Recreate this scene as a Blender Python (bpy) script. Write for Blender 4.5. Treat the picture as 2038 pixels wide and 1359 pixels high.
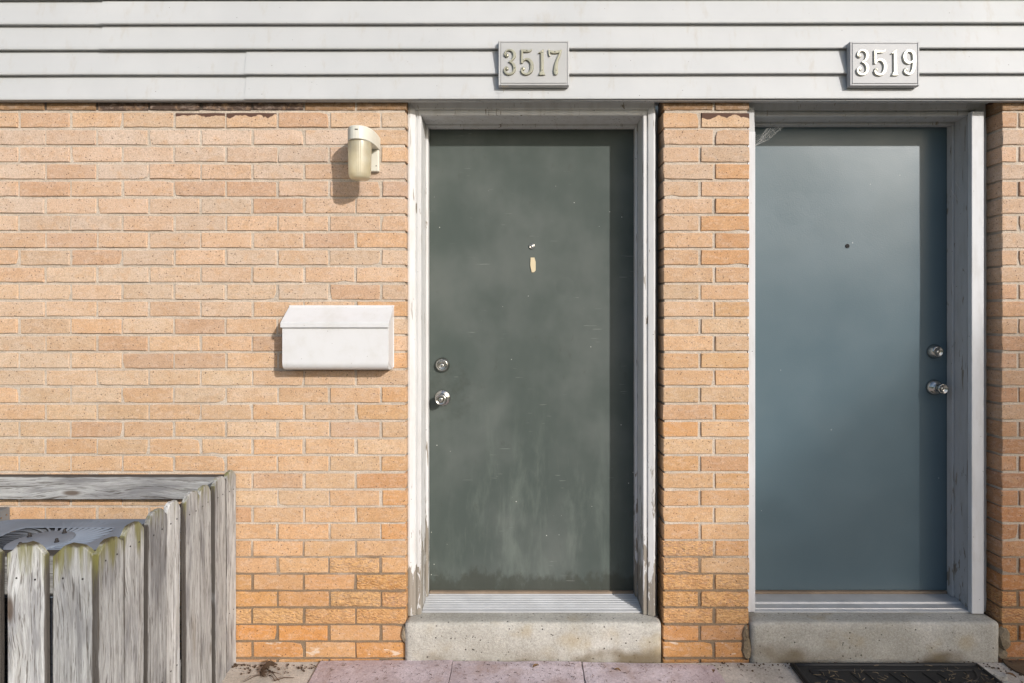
import bpy, bmesh, math, random
from mathutils import Vector, Matrix, noise as mnoise
random.seed(11)
PI = math.pi
scene = bpy.context.scene
for o in list(bpy.data.objects):
    bpy.data.objects.remove(o)
C = scene.collection

# ------------------------------------------------------------------ camera, light, exposure
# wall face is the plane y = 0, the camera stands 2.45 m in front of it, eye height 1.42 m
D, F, CX, CY, EYE = 2.45, 1176.0, 1043.0, 630.0, 1.42
cam_data = bpy.data.cameras.new('camera')
cam = bpy.data.objects.new('camera', cam_data); C.objects.link(cam)
cam.location = (0, -D, EYE); cam.rotation_euler = (PI/2, 0, 0)
cam_data.sensor_width = 36; cam_data.lens = F/2038*36
cam_data.shift_x = -(CX-1019)/2038; cam_data.shift_y = -(679.5-CY)/2038
cam_data.clip_start = 0.05; cam_data.clip_end = 2000
scene.camera = cam

SUN = Vector((0.78, -1.0, 0.54)).normalized()
sl = bpy.data.lights.new('sun', 'SUN'); sl.energy = 3.2; sl.angle = math.radians(0.7); sl.color = (1.0, 0.97, 0.935)
so = bpy.data.objects.new('sun', sl); C.objects.link(so)
so.rotation_euler = SUN.to_track_quat('Z', 'Y').to_euler(); so.location = SUN*30
w = bpy.data.worlds.new('World'); scene.world = w; w.use_nodes = True
nt = w.node_tree; bg = nt.nodes['Background']
sky = nt.nodes.new('ShaderNodeTexSky'); sky.sky_type = 'NISHITA'; sky.sun_disc = False
sky.sun_elevation = math.asin(SUN.z); sky.sun_rotation = math.atan2(SUN.x, SUN.y)
sky.air_density = 1.0; sky.dust_density = 2.0; sky.ozone_density = 1.0
nt.links.new(sky.outputs[0], bg.inputs[0]); bg.inputs[1].default_value = 0.15
vs = scene.view_settings
scene.display_settings.display_device = 'sRGB'
vs.view_transform = 'Standard'; vs.look = 'None'; vs.gamma = 1; vs.use_curve_mapping = False
vs.exposure = 0.17
scene.cycles.use_denoising = True
scene.cycles.max_bounces = 8

def P(px, py, y=0.0):
    """point seen at photograph pixel (px,py), at depth y"""
    d = D + y
    return ((px-CX)/F*d, y, EYE-(py-CY)/F*d)
def PX(px, y=0.0): return (px-CX)/F*(D+y)
def PZ(py, y=0.0): return EYE-(py-CY)/F*(D+y)
def lin(r, g, b, k=1.0):
    f = lambda c: ((c/255+0.055)/1.055)**2.4 if c > 10 else c/255/12.92
    return (f(r)*k, f(g)*k, f(b)*k, 1)

# ------------------------------------------------------------------ node helper
class NT:
    def __init__(s, name):
        s.m = bpy.data.materials.new(name); s.m.use_nodes = True
        s.t = s.m.node_tree; s.b = s.t.nodes['Principled BSDF']
    def n(s, typ, **k):
        x = s.t.nodes.new('ShaderNode'+typ)
        for a, v in k.items(): setattr(x, a, v)
        return x
    def put(s, sock, v):
        if v is None: return
        if hasattr(v, 'is_linked') or isinstance(v, bpy.types.NodeSocket): s.t.links.new(v, sock)
        else: sock.default_value = v
    def obj(s): return s.n('TexCoord').outputs['Object']
    def pos(s): return s.n('NewGeometry').outputs['Position']
    def info(s): return s.n('ObjectInfo')
    def sep(s, v):
        x = s.n('SeparateXYZ'); s.put(x.inputs[0], v); return x.outputs
    def vadd(s, a, b, op='ADD'):
        x = s.n('VectorMath', operation=op); s.put(x.inputs[0], a); s.put(x.inputs[1], b); return x.outputs[0]
    def scl(s, v, sc):
        return s.vadd(v, sc, 'MULTIPLY')
    def math(s, op, a, b=0.0, c=0.0, clamp=False):
        x = s.n('Math', operation=op, use_clamp=clamp)
        s.put(x.inputs[0], a); s.put(x.inputs[1], b); s.put(x.inputs[2], c); return x.outputs[0]
    def noise(s, v, scale, detail=4, rough=0.55, dist=0.0):
        x = s.n('TexNoise'); s.put(x.inputs['Vector'], v); s.put(x.inputs['Scale'], scale)
        x.inputs['Detail'].default_value = detail; x.inputs['Roughness'].default_value = rough
        x.inputs['Distortion'].default_value = dist; return x.outputs['Fac']
    def vor(s, v, scale, rnd=1.0, feature='F1'):
        x = s.n('TexVoronoi', feature=feature); s.put(x.inputs['Vector'], v); s.put(x.inputs['Scale'], scale)
        x.inputs['Randomness'].default_value = rnd; return x.outputs
    def ramp(s, f, a, b, lo=0.0, hi=1.0, smooth=True):
        x = s.n('MapRange', interpolation_type='SMOOTHSTEP' if smooth else 'LINEAR', clamp=True)
        s.put(x.inputs[0], f); s.put(x.inputs[1], a); s.put(x.inputs[2], b); s.put(x.inputs[3], lo); s.put(x.inputs[4], hi)
        return x.outputs[0]
    def mix(s, f, a, b, mode='MIX'):
        x = s.n('Mix', data_type='RGBA', blend_type=mode); s.put(x.inputs[0], f); s.put(x.inputs[6], a); s.put(x.inputs[7], b)
        return x.outputs[2]
    def bump(s, h, strength=0.5, dist=0.01, normal=None):
        x = s.n('Bump'); x.inputs['Strength'].default_value = strength; x.inputs['Distance'].default_value = dist
        s.put(x.inputs['Height'], h)
        if normal is not None: s.put(x.inputs['Normal'], normal)
        return x.outputs[0]
    def out(s, col=None, rough=None, metal=None, normal=None, spec=None, **k):
        b = s.b
        s.put(b.inputs['Base Color'], col); s.put(b.inputs['Roughness'], rough); s.put(b.inputs['Metallic'], metal)
        if normal is not None: s.put(b.inputs['Normal'], normal)
        s.put(b.inputs['Specular IOR Level'], spec)
        for a, v in k.items(): s.put(b.inputs[a], v)
        return s.m

def rv(s):   # object coordinates shifted by a random amount per object
    r = s.info().outputs['Random']
    return s.vadd(s.obj(), s.scl(r, (37.0, 53.0, 71.0)))

# ------------------------------------------------------------------ materials
def m_brick(kind='plain'):
    s = NT('brick_'+kind); v = rv(s); inf = s.info(); col = inf.outputs['Color']
    big = s.noise(v, 14, 3, 0.6); mid = s.noise(s.scl(v, (1, 1, 2.2)), 34, 4, 0.65); fine = s.noise(v, 190, 4, 0.85)
    c = s.mix(s.ramp(big, 0.38, 0.66, 0, 0.55), col, s.mix(1.0, col, (0.90, 0.83, 0.74, 1), 'MULTIPLY'))
    c = s.mix(s.ramp(mid, 0.46, 0.68, 0, 0.55), c, s.mix(0.5, col, (0.60, 0.48, 0.40, 1)))
    c = s.mix(s.ramp(s.noise(s.vadd(v, (4.0, 2.0, 8.0)), 22, 3, 0.6), 0.52, 0.72, 0, 0.45), c, (0.52, 0.32, 0.18, 1))
    grit = s.ramp(fine, 0.32, 0.68, 0.70, 1.24, False)
    c = s.mix(1.0, c, grit, 'MULTIPLY')
    sp = s.vor(v, 62); keep = s.ramp(s.noise(v, 47, 1), 0.44, 0.50)
    spots = s.math('MULTIPLY', s.ramp(sp['Distance'], 0.11, 0.19, 1, 0), keep)
    sp2 = s.vor(s.vadd(v, (3.3, 1.7, 9.1)), 150); spots2 = s.math('MULTIPLY', s.ramp(sp2['Distance'], 0.18, 0.28, 0.75, 0), s.ramp(s.noise(v, 90, 1), 0.52, 0.58))
    c = s.mix(s.math('MULTIPLY', s.math('MAXIMUM', spots, spots2), 0.8), c, (0.075, 0.05, 0.035, 1))
    h = s.math('ADD', s.math('MULTIPLY', fine, 0.25), s.math('MULTIPLY', s.noise(v, 60, 5, 0.6), 0.75))
    h = s.math('SUBTRACT', h, s.math('MULTIPLY', spots, 0.5))
    st, ds = 0.40, 0.004
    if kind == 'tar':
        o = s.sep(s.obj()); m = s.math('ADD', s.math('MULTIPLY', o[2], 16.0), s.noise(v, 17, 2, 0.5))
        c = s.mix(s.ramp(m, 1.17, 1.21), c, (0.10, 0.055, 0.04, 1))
    if kind == 'lime':
        k = s.noise(s.scl(v, (1, 1, 3.2)), 13, 3, 0.6); c = s.mix(s.ramp(k, 0.60, 0.66, 0, 0.75), c, (0.62, 0.52, 0.42, 1))
    if kind == 'spalled':
        rot = s.n('Mapping'); rot.inputs['Rotation'].default_value = (0, 0.7, 0); rot.inputs['Scale'].default_value = (1.0, 1, 2.3); s.put(rot.inputs[0], v)
        rk = s.noise(rot.outputs[0], 75, 4, 0.55)
        c = s.mix(s.ramp(rk, 0.40, 0.68, 0, 0.65), c, (0.70, 0.415, 0.175, 1)); h = s.math('ADD', h, s.math('MULTIPLY', rk, 2.6)); st, ds = 0.7, 0.006
    return s.out(c, 0.9, normal=s.bump(h, st, ds), spec=0.25)
M_BRICK = {k: m_brick(k) for k in ('plain', 'tar', 'lime', 'spalled')}

def m_mortar():
    s = NT('mortar'); p = s.pos(); z = s.sep(p)[2]
    n1 = s.noise(p, 9, 3); n2 = s.noise(p, 260, 3, 0.7); n3 = s.noise(p, 90, 4, 0.6)
    c = s.mix(s.ramp(n1, 0.35, 0.7), (0.485, 0.412, 0.335, 1), (0.58, 0.50, 0.415, 1))
    c = s.mix(s.ramp(s.math('ADD', z, s.math('MULTIPLY', s.noise(p, 3.5, 4, 0.65), 0.55)), 0.58, 0.80, 1, 0), c, (0.235, 0.172, 0.115, 1))
    xx = s.sep(p)[0]; tar_shade = s.math('MULTIPLY', s.ramp(s.math('ADD', z, s.math('MULTIPLY', n1, 0.01)), 2.281, 2.283), s.math('MULTIPLY', s.ramp(s.math('ADD', xx, n1), -1.62, -1.42), s.ramp(xx, -0.95, -0.86, 1, 0)))
    c = s.mix(s.math('MULTIPLY', tar_shade, 0.9), c, (0.045, 0.032, 0.026, 1))  # dark band under the siding: tar stain and the siding's shade in one colour
    c = s.mix(1.0, c, s.ramp(n2, 0.3, 0.7, 0.7, 1.2, False), 'MULTIPLY')
    return s.out(c, 0.95, normal=s.bump(s.math('ADD', n2, n3), 0.7, 0.004), spec=0.2)
M_MORTAR = m_mortar()

def m_siding():
    s = NT('vinyl_siding'); p = s.pos()
    g = s.noise(s.scl(p, (6, 60, 160)), 1.6, 4, 0.6, 0.4); d = s.noise(p, 2.2, 4, 0.6)
    c = s.mix(s.ramp(d, 0.35, 0.7), (0.462, 0.470, 0.474, 1), (0.502, 0.508, 0.510, 1))
    sp = s.vor(p, 38); k = s.math('MULTIPLY', s.ramp(sp['Distance'], 0.045, 0.075, 1, 0), s.ramp(s.noise(p, 23, 1), 0.58, 0.62))
    c = s.mix(k, c, (0.06, 0.045, 0.035, 1))
    st = s.noise(s.scl(p, (5, 5, 1.4)), 5, 4, 0.65); c = s.mix(s.ramp(st, 0.54, 0.78, 0, 0.34), c, (0.38, 0.33, 0.26, 1))
    return s.out(c, 0.55, normal=s.bump(g, 0.10, 0.002), spec=0.35)
M_SIDING = m_siding()

def m_paint(name, col=(0.60, 0.60, 0.595, 1), peel=0.0, top=0.6):
    """old white paint; peel: how much bare wood shows below height `top`"""
    s = NT(name); p = s.pos(); z = s.sep(p)[2]
    d = s.noise(s.scl(p, (9, 9, 2.0)), 3.0, 5, 0.62)
    c = s.mix(s.ramp(d, 0.40, 0.75, 0, 0.55), col, (col[0]*0.78, col[1]*0.75, col[2]*0.70, 1))
    sp = s.vor(p, 40); k = s.math('MULTIPLY', s.ramp(sp['Distance'], 0.05, 0.09, 1, 0), s.ramp(s.noise(p, 27, 1), 0.57, 0.61))
    c = s.mix(k, c, (0.04, 0.03, 0.025, 1))
    gr = s.noise(s.scl(p, (90, 90, 3.5)), 1.0, 4, 0.6)
    h = gr
    if peel > 0:
        low = s.ramp(z, 0.15, top, 1.0, 0.0, False)
        q = s.noise(s.scl(p, (28, 28, 5.5)), 1.5, 5, 0.6, 0.6)
        m = s.math('ADD', q, s.math('MULTIPLY', low, 0.27*peel))
        m = s.ramp(m, 0.655, 0.675)
        ck = s.ramp(s.noise(s.scl(p, (75, 75, 6.0)), 1.0, 3, 0.6), 0.655, 0.675)
        ck = s.math('MULTIPLY', ck, 0.8)
        m = s.math('MAXIMUM', m, ck)
        wood = s.mix(gr, (0.17, 0.145, 0.115, 1), (0.34, 0.31, 0.265, 1))
        c = s.mix(m, c, wood)
        h = s.math('SUBTRACT', s.math('MULTIPLY', gr, 0.35), m)
    return s.out(c, 0.55, normal=s.bump(h, 0.35, 0.002), spec=0.35)
M_PAINT = m_paint('weathered_white_paint', peel=1.0, top=0.75)
M_PAINT_GREY = m_paint('grey_white_paint', (0.44, 0.445, 0.45, 1), peel=0.45, top=0.5)
M_PAINT_CLEAN = m_paint('clean_white_trim', (0.55, 0.555, 0.57, 1))
M_CAULK = m_paint('grubby_caulk', (0.50, 0.45, 0.38, 1))

def m_door1():
    s = NT('green_grey_door_paint'); o = s.obj(); z = s.sep(o)[2]
    big = s.noise(s.scl(o, (1, 1, 0.8)), 2.6, 4, 0.55); stk = s.noise(s.scl(o, (6.5, 6.5, 1.5)), 1.5, 6, 0.66, 0.25); fn = s.noise(s.scl(o, (45, 45, 5)), 1.2, 5, 0.7, 0.4)
    c = s.mix(s.ramp(big, 0.35, 0.68), (0.066, 0.081, 0.073, 1), (0.106, 0.119, 0.110, 1))
    low = s.math('MULTIPLY', s.ramp(z, 0.45, 1.20, 1, 0.08), s.ramp(s.math('ABSOLUTE', s.math('SUBTRACT', s.sep(o)[0], 0.05)), 0.20, 0.46, 1, 0.25))
    c = s.mix(s.math('MULTIPLY', s.ramp(stk, 0.44, 0.72), s.math('MULTIPLY', low, 0.55)), c, (0.160, 0.185, 0.162, 1))
    c = s.mix(s.math('MULTIPLY', s.ramp(fn, 0.60, 0.80), s.math('MULTIPLY', low, 0.22)), c, (0.20, 0.22, 0.19, 1))
    gr = s.math('ADD', s.ramp(z, 0.20, 0.34, 0.42, 0.0), s.noise(s.scl(o, (9, 9, 5)), 2.0, 5, 0.65)); c = s.mix(s.ramp(gr, 0.62, 0.88, 0, 0.65), c, (0.045, 0.046, 0.036, 1))
    dk_ = s.n('VectorMath', operation='DISTANCE'); s.put(dk_.inputs[0], s.scl(o, (1, 0, 1))); s.put(dk_.inputs[1], (-0.345, 0, 1.09))
    hand = s.math('ADD', s.ramp(dk_.outputs['Value'], 0.03, 0.26, 0.40, 0.0), s.noise(o, 16, 5, 0.7)); c = s.mix(s.ramp(hand, 0.72, 1.0, 0, 0.42), c, (0.050, 0.056, 0.046, 1))
    s2 = s.n('Mapping'); s2.inputs['Rotation'].default_value = (0, -0.9, 0); s2.inputs['Scale'].default_value = (9, 1, 130); s.put(s2.inputs[0], o)
    c = s.mix(s.math('MULTIPLY', s.ramp(s.noise(s2.outputs[0], 1.2, 2, 0.5), 0.70, 0.73, 0, 0.45), s.ramp(s.noise(o, 5, 2), 0.52, 0.60)), c, (0.24, 0.26, 0.235, 1))
    sp = s.vor(s.scl(o, (1, 0.2, 1)), 21); k = s.math('MULTIPLY', s.ramp(sp['Distance'], 0.030, 0.055, 1, 0), s.ramp(s.noise(o, 14, 1), 0.50, 0.56))
    c = s.mix(k, c, (0.55, 0.55, 0.50, 1))
    sc = s.n('Mapping'); sc.inputs['Rotation'].default_value = (0, 0.55, 0); sc.inputs['Scale'].default_value = (5, 1, 60); s.put(sc.inputs[0], o)
    sv = s.ramp(s.noise(sc.outputs[0], 1.4, 2, 0.5), 0.77, 0.79, 0, 0.30); c = s.mix(sv, c, (0.30, 0.31, 0.28, 1))
    h = s.math('ADD', s.math('MULTIPLY', s.noise(o, 3.5, 2, 0.5), 4.0), s.math('MULTIPLY', s.noise(o, 300, 2), 0.05))
    return s.out(c, s.ramp(big, 0.3, 0.7, 0.50, 0.65), normal=s.bump(h, 0.25, 0.004), spec=0.16)
def m_door2():
    s = NT('slate_blue_door_paint'); o = s.obj()
    big = s.noise(o, 2.3, 4, 0.5); peel = s.noise(o, 210, 2, 0.5)
    c = s.mix(s.ramp(big, 0.3, 0.7), (0.080, 0.119, 0.141, 1), (0.090, 0.130, 0.152, 1))
    sp = s.vor(s.scl(o, (1, 0.2, 1)), 13); k = s.math('MULTIPLY', s.ramp(sp['Distance'], 0.018, 0.03, 1, 0), s.ramp(s.noise(o, 9, 1), 0.50, 0.56))
    c = s.mix(k, c, (0.5, 0.52, 0.52, 1))
    h = s.math('ADD', s.math('MULTIPLY', s.noise(o, 4.0, 2, 0.5), 1.2), s.math('MULTIPLY', peel, 0.35))
    return s.out(c, s.ramp(s.noise(o, 4.5, 3, 0.5), 0.35, 0.65, 0.30, 0.36), normal=s.bump(h, 0.30, 0.003), spec=0.34)
M_DOOR1, M_DOOR2 = m_door1(), m_door2()

def m_concrete(name, a, b, stain=None, pits=1.0, zst=None):
    s = NT(name); p = s.pos(); z = s.sep(p)[2]
    n1 = s.noise(p, 5, 5, 0.6); n2 = s.noise(p, 105, 4, 0.8); n3 = s.noise(p, 330, 2, 0.7)
    c = s.mix(s.ramp(n1, 0.33, 0.70), a, b)
    c = s.mix(1.0, c, s.ramp(s.math('ADD', n2, s.math('MULTIPLY', n3, 0.6)), 0.5, 1.1, 0.60, 1.30, False), 'MULTIPLY')
    pt = s.vor(p, 48); k = s.math('MULTIPLY', s.ramp(pt['Distance'], 0.10, 0.20, 1, 0), s.ramp(s.noise(p, 30, 2), 0.48, 0.56))
    c = s.mix(s.math('MULTIPLY', k, 0.85*pits), c, (0.045, 0.038, 0.03, 1))
    if stain:
        low = s.ramp(s.math('ADD', z, s.math('MULTIPLY', s.noise(p, 7, 3), 0.12)), zst[0], zst[1], 1, 0)
        c = s.mix(s.math('MULTIPLY', low, s.ramp(s.noise(p, 3.3, 3, 0.5), 0.42, 0.62, 0.05, 0.85)), c, stain)
        c = s.mix(s.ramp(s.noise(s.vadd(p, (5, 2, 1)), 6, 3, 0.5), 0.55, 0.75, 0, 0.5), c, (0.36, 0.28, 0.15, 1))
    if name == 'mauve_paver':
        c = s.mix(s.ramp(s.noise(s.vadd(p, (2, 7, 3)), 8, 5, 0.65), 0.48, 0.70, 0, 0.55), c, (0.34, 0.235, 0.19, 1))
        c = s.mix(s.ramp(s.noise(p, 60, 4, 0.8), 0.56, 0.66, 0, 0.5), c, (0.22, 0.14, 0.10, 1))
    h = s.math('SUBTRACT', s.math('ADD', n2, s.math('MULTIPLY', n3, 0.5)), s.math('MULTIPLY', k, 1.5))
    return s.out(c, 0.92, normal=s.bump(h, 0.7, 0.003), spec=0.2)
M_STEP = m_concrete('step_concrete', (0.38, 0.362, 0.318, 1), (0.50, 0.480, 0.435, 1), (0.15, 0.11, 0.06, 1), 1.0, (0.085, 0.135))
M_CONC = m_concrete('path_concrete', (0.44, 0.40, 0.35, 1), (0.62, 0.57, 0.51, 1), None, 0.5)
M_PAVER = m_concrete('mauve_paver', (0.44, 0.355, 0.365, 1), (0.60, 0.515, 0.545, 1), None, 0.7)
M_RUBBLE = m_concrete('broken_concrete', (0.42, 0.40, 0.36, 1), (0.55, 0.53, 0.50, 1), None, 0.6)
M_RENDER = m_concrete('mortar_smear', (0.20, 0.155, 0.10, 1), (0.30, 0.245, 0.175, 1), None, 0.6)
M_SOIL = m_concrete('brown_soil', (0.10, 0.065, 0.04, 1), (0.19, 0.13, 0.08, 1), None, 0.4)

def m_wood(name='weathered_wood', top=None, tone=1.0):
    """silver grey cedar, grain along local z; top: local height under which algae fade out"""
    s = NT(name); o = s.obj(); r = s.info().outputs['Random']
    v = s.vadd(o, s.scl(r, (17.0, 31.0, 43.0)))
    # knots bend the grain
    kn = s.vor(s.scl(v, (6.5, 2.0, 1.9)), 1.0); kd = kn['Distance']
    bend = s.math('MULTIPLY', s.ramp(kd, 0.0, 0.42, 1, 0), 0.022)
    x, y, z = s.sep(v)[0:3]
    tone_r = s.math('ADD', s.math('MULTIPLY', s.math('FRACT', s.math('MULTIPLY', r, 7.13)), 0.42), 0.74)
    cb = s.n('CombineXYZ'); s.put(cb.inputs[0], s.math('ADD', x, bend)); s.put(cb.inputs[1], s.math('MULTIPLY', y, 1.0)); s.put(cb.inputs[2], s.math('MULTIPLY', z, 0.045))
    g1 = s.noise(cb.outputs[0], 85, 7, 0.78, 0.12); g2 = s.noise(cb.outputs[0], 210, 3, 0.7, 0.2)
    blot = s.noise(s.scl(v, (8, 8, 1.7)), 1.5, 4, 0.6); blot2 = s.noise(s.scl(s.vadd(v, (9, 4, 2)), (7, 7, 1.0)), 1.5, 4, 0.6)
    t = tone
    c = s.mix(s.ramp(g1, 0.34, 0.66), (0.29*t, 0.285*t, 0.275*t, 1), (0.54*t, 0.545*t, 0.54*t, 1))
    c = s.mix(s.ramp(blot, 0.48, 0.66, 0, 0.70), c, (0.17*t, 0.168*t, 0.178*t, 1))
    c = s.mix(s.ramp(blot2, 0.56, 0.76, 0, 0.55), c, (0.20*t, 0.155*t, 0.10*t, 1))
    c = s.mix(s.ramp(g2, 0.555, 0.64, 0, 0.75), c, (0.075*t, 0.062*t, 0.050*t, 1))
    gx = s.sep(s.n('TexCoord').outputs['Generated'])[0]
    ed = s.math('ADD', s.math('ABSOLUTE', s.math('SUBTRACT', gx, 0.5)), s.math('MULTIPLY', s.math('SUBTRACT', s.noise(s.scl(v, (5, 5, 5)), 1.6, 3, 0.6), 0.5), 0.09))
    c = s.mix(s.ramp(ed, 0.450, 0.480, 0, 0.90), c, (0.06*t, 0.05*t, 0.042*t, 1))
    c = s.mix(1.0, c, tone_r, 'MULTIPLY')
    c = s.mix(s.ramp(kd, 0.045, 0.10, 0.85, 0), c, (0.09, 0.06, 0.04, 1))
    if top is not None:
        zz = s.sep(o)[2]
        al = s.math('ADD', s.math('MULTIPLY', s.math('SUBTRACT', zz, top), 3.4), s.math('MULTIPLY', s.noise(s.scl(v, (26, 26, 2.4)), 1.3, 4, 0.65), 1.5))
        c = s.mix(s.ramp(al, 0.42, 0.82, 0, 0.85), c, (0.165, 0.155, 0.045, 1))
        dk = s.math('ADD', s.math('MULTIPLY', s.math('SUBTRACT', zz, top), 34.0), s.noise(v, 40, 4, 0.7))
        c = s.mix(s.ramp(dk, 0.10, 0.50, 0, 0.9), c, (0.065, 0.050, 0.028, 1))
    h = s.math('ADD', g1, s.math('MULTIPLY', g2, -0.7))
    return s.out(c, 0.9, normal=s.bump(h, 0.75, 0.004), spec=0.2)
M_WOOD = m_wood(); M_WOOD_RAIL = m_wood('brown_grey_wood', None, 0.72); M_WOOD_DK = m_wood('damp_wood', None, 0.6)  # last one: same wood in a darker tone, for the front rails
M_WOOD_ALG = m_wood('algae_wood', 0.0); M_WOOD_SIDE = m_wood('side_wood', 0.045)

def m_simple(name, col, rough=0.5, metal=0.0, bump=None, var=0.0, spec=0.5, **k):
    s = NT(name); p = s.obj(); c = col
    if var: c = s.mix(s.ramp(s.noise(p, 9, 5, 0.6), 0.35, 0.7, 0, 1), (col[0]*(1-var), col[1]*(1-var), col[2]*(1-var), 1), col)
    nrm = s.bump(s.noise(p, bump[0], 4, 0.6), bump[1], 0.002) if bump else None
    return s.out(c, rough, metal, nrm, spec, **k)
M_MAIL = m_simple('white_enamel', (0.61, 0.61, 0.62, 1), 0.42, bump=(60, 0.06), var=0.06)
def m_mail():
    s = NT('dusty_white_enamel'); o = s.obj(); p = s.pos()
    c = s.mix(s.ramp(s.noise(p, 11, 5, 0.65), 0.42, 0.75, 0, 0.5), (0.61, 0.61, 0.615, 1), (0.50, 0.485, 0.45, 1))
    sp = s.vor(p, 70); k = s.math('MULTIPLY', s.ramp(sp['Distance'], 0.07, 0.12, 1, 0), s.ramp(s.noise(p, 31, 1), 0.55, 0.60))
    c = s.mix(s.math('MULTIPLY', k, 0.8), c, (0.13, 0.08, 0.05, 1))
    return s.out(c, 0.45, normal=s.bump(s.noise(p, 45, 4, 0.6), 0.10, 0.002), spec=0.45)
M_MAIL = m_mail()
M_NICKEL = m_simple('satin_nickel', (0.47, 0.455, 0.425, 1), 0.24, 1.0)
M_BRASS_IN = m_simple('key_cylinder', (0.70, 0.68, 0.64, 1), 0.3, 1.0)
M_DARK = m_simple('dark_hole', (0.015, 0.014, 0.013, 1), 0.6)
M_NUM_DULL = m_simple('tarnished_number_metal', (0.44, 0.425, 0.325, 1), 0.40, 0.55, bump=(160, 0.25), var=0.3)
M_NUM_BRIGHT = m_simple('polished_number_metal', (0.62, 0.605, 0.53, 1), 0.42, 0.30, bump=(120, 0.1), var=0.05)
M_PLAQUE = m_simple('plaque_grey_paint', (0.43, 0.43, 0.425, 1), 0.5, bump=(40, 0.08), var=0.07)
M_PLAQUE2 = m_simple('plaque_darker_grey_paint', (0.36, 0.362, 0.37, 1), 0.5, bump=(40, 0.08), var=0.07)
M_CREAM = m_simple('cream_enamel', (0.66, 0.645, 0.56, 1), 0.45, bump=(70, 0.12), var=0.10)
M_ALU = m_simple('threshold_aluminium', (0.54, 0.545, 0.55, 1), 0.50, 0.25, bump=(90, 0.25), var=0.15)
M_TAN = m_simple('tan_sill_strip', (0.30, 0.225, 0.16, 1), 0.8, var=0.3)
M_TAPE = m_simple('cream_sticker', (0.62, 0.52, 0.34, 1), 0.6, var=0.1)
M_AC = m_simple('grey_blue_sheet_metal', (0.195, 0.232, 0.285, 1), 0.55, 0.0, bump=(20, 0.15), var=0.2, spec=0.3)
M_AC_DK = m_simple('dark_coil_guard', (0.035, 0.04, 0.05, 1), 0.55, 0.2)
M_BOX = m_simple('grey_steel_box', (0.22, 0.24, 0.26, 1), 0.5, 0.3, bump=(30, 0.2), var=0.25)
M_RUBBER = m_simple('black_rubber', (0.016, 0.016, 0.017, 1), 0.62, bump=(240, 0.5), var=0.3)
M_TWIG = m_simple('dry_twig', (0.085, 0.05, 0.028, 1), 0.9, var=0.4)
M_STRAW = m_simple('dry_needle', (0.36, 0.27, 0.165, 1), 0.8, var=0.4)
M_LEAF = m_simple('dead_leaf', (0.22, 0.12, 0.05, 1), 0.8, var=0.3)
M_NAIL = m_simple('rusty_nail', (0.03, 0.026, 0.024, 1), 0.6, 0.3)
M_WEB = m_simple('spider_silk', (0.6, 0.6, 0.58, 1), 0.7)
M_BARK = m_simple('bark', (0.11, 0.085, 0.06, 1), 0.9, bump=(30, 0.8), var=0.4)
M_FOL = m_simple('foliage', (0.055, 0.085, 0.03, 1), 0.7, var=0.4)
M_WOODS = m_simple('far_foliage', (0.05, 0.065, 0.035, 1), 0.9, var=0.5)
def m_glass():
    s = NT('yellowed_jar_glass'); o = s.obj()
    c = s.mix(s.ramp(s.noise(o, 22, 3), 0.35, 0.7), (0.72, 0.63, 0.42, 1), (0.80, 0.74, 0.56, 1))
    s.b.inputs['Transmission Weight'].default_value = 0.55
    s.b.inputs['Coat Weight'].default_value = 0.6; s.b.inputs['Coat Roughness'].default_value = 0.12
    s.b.inputs['Subsurface Weight'].default_value = 0.0
    return s.out(c, 0.38, spec=0.5)
M_GLASS = m_glass()
def m_lawn():
    s = NT('lawn_grass'); p = s.pos()
    c = s.mix(s.ramp(s.noise(p, 0.6, 5), 0.35, 0.7), (0.075, 0.085, 0.035, 1), (0.13, 0.12, 0.06, 1))
    c = s.mix(1.0, c, s.ramp(s.noise(p, 60, 3, 0.7), 0.3, 0.7, 0.6, 1.3, False), 'MULTIPLY')
    return s.out(c, 0.95, spec=0.1)
M_LAWN = m_lawn()

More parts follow.
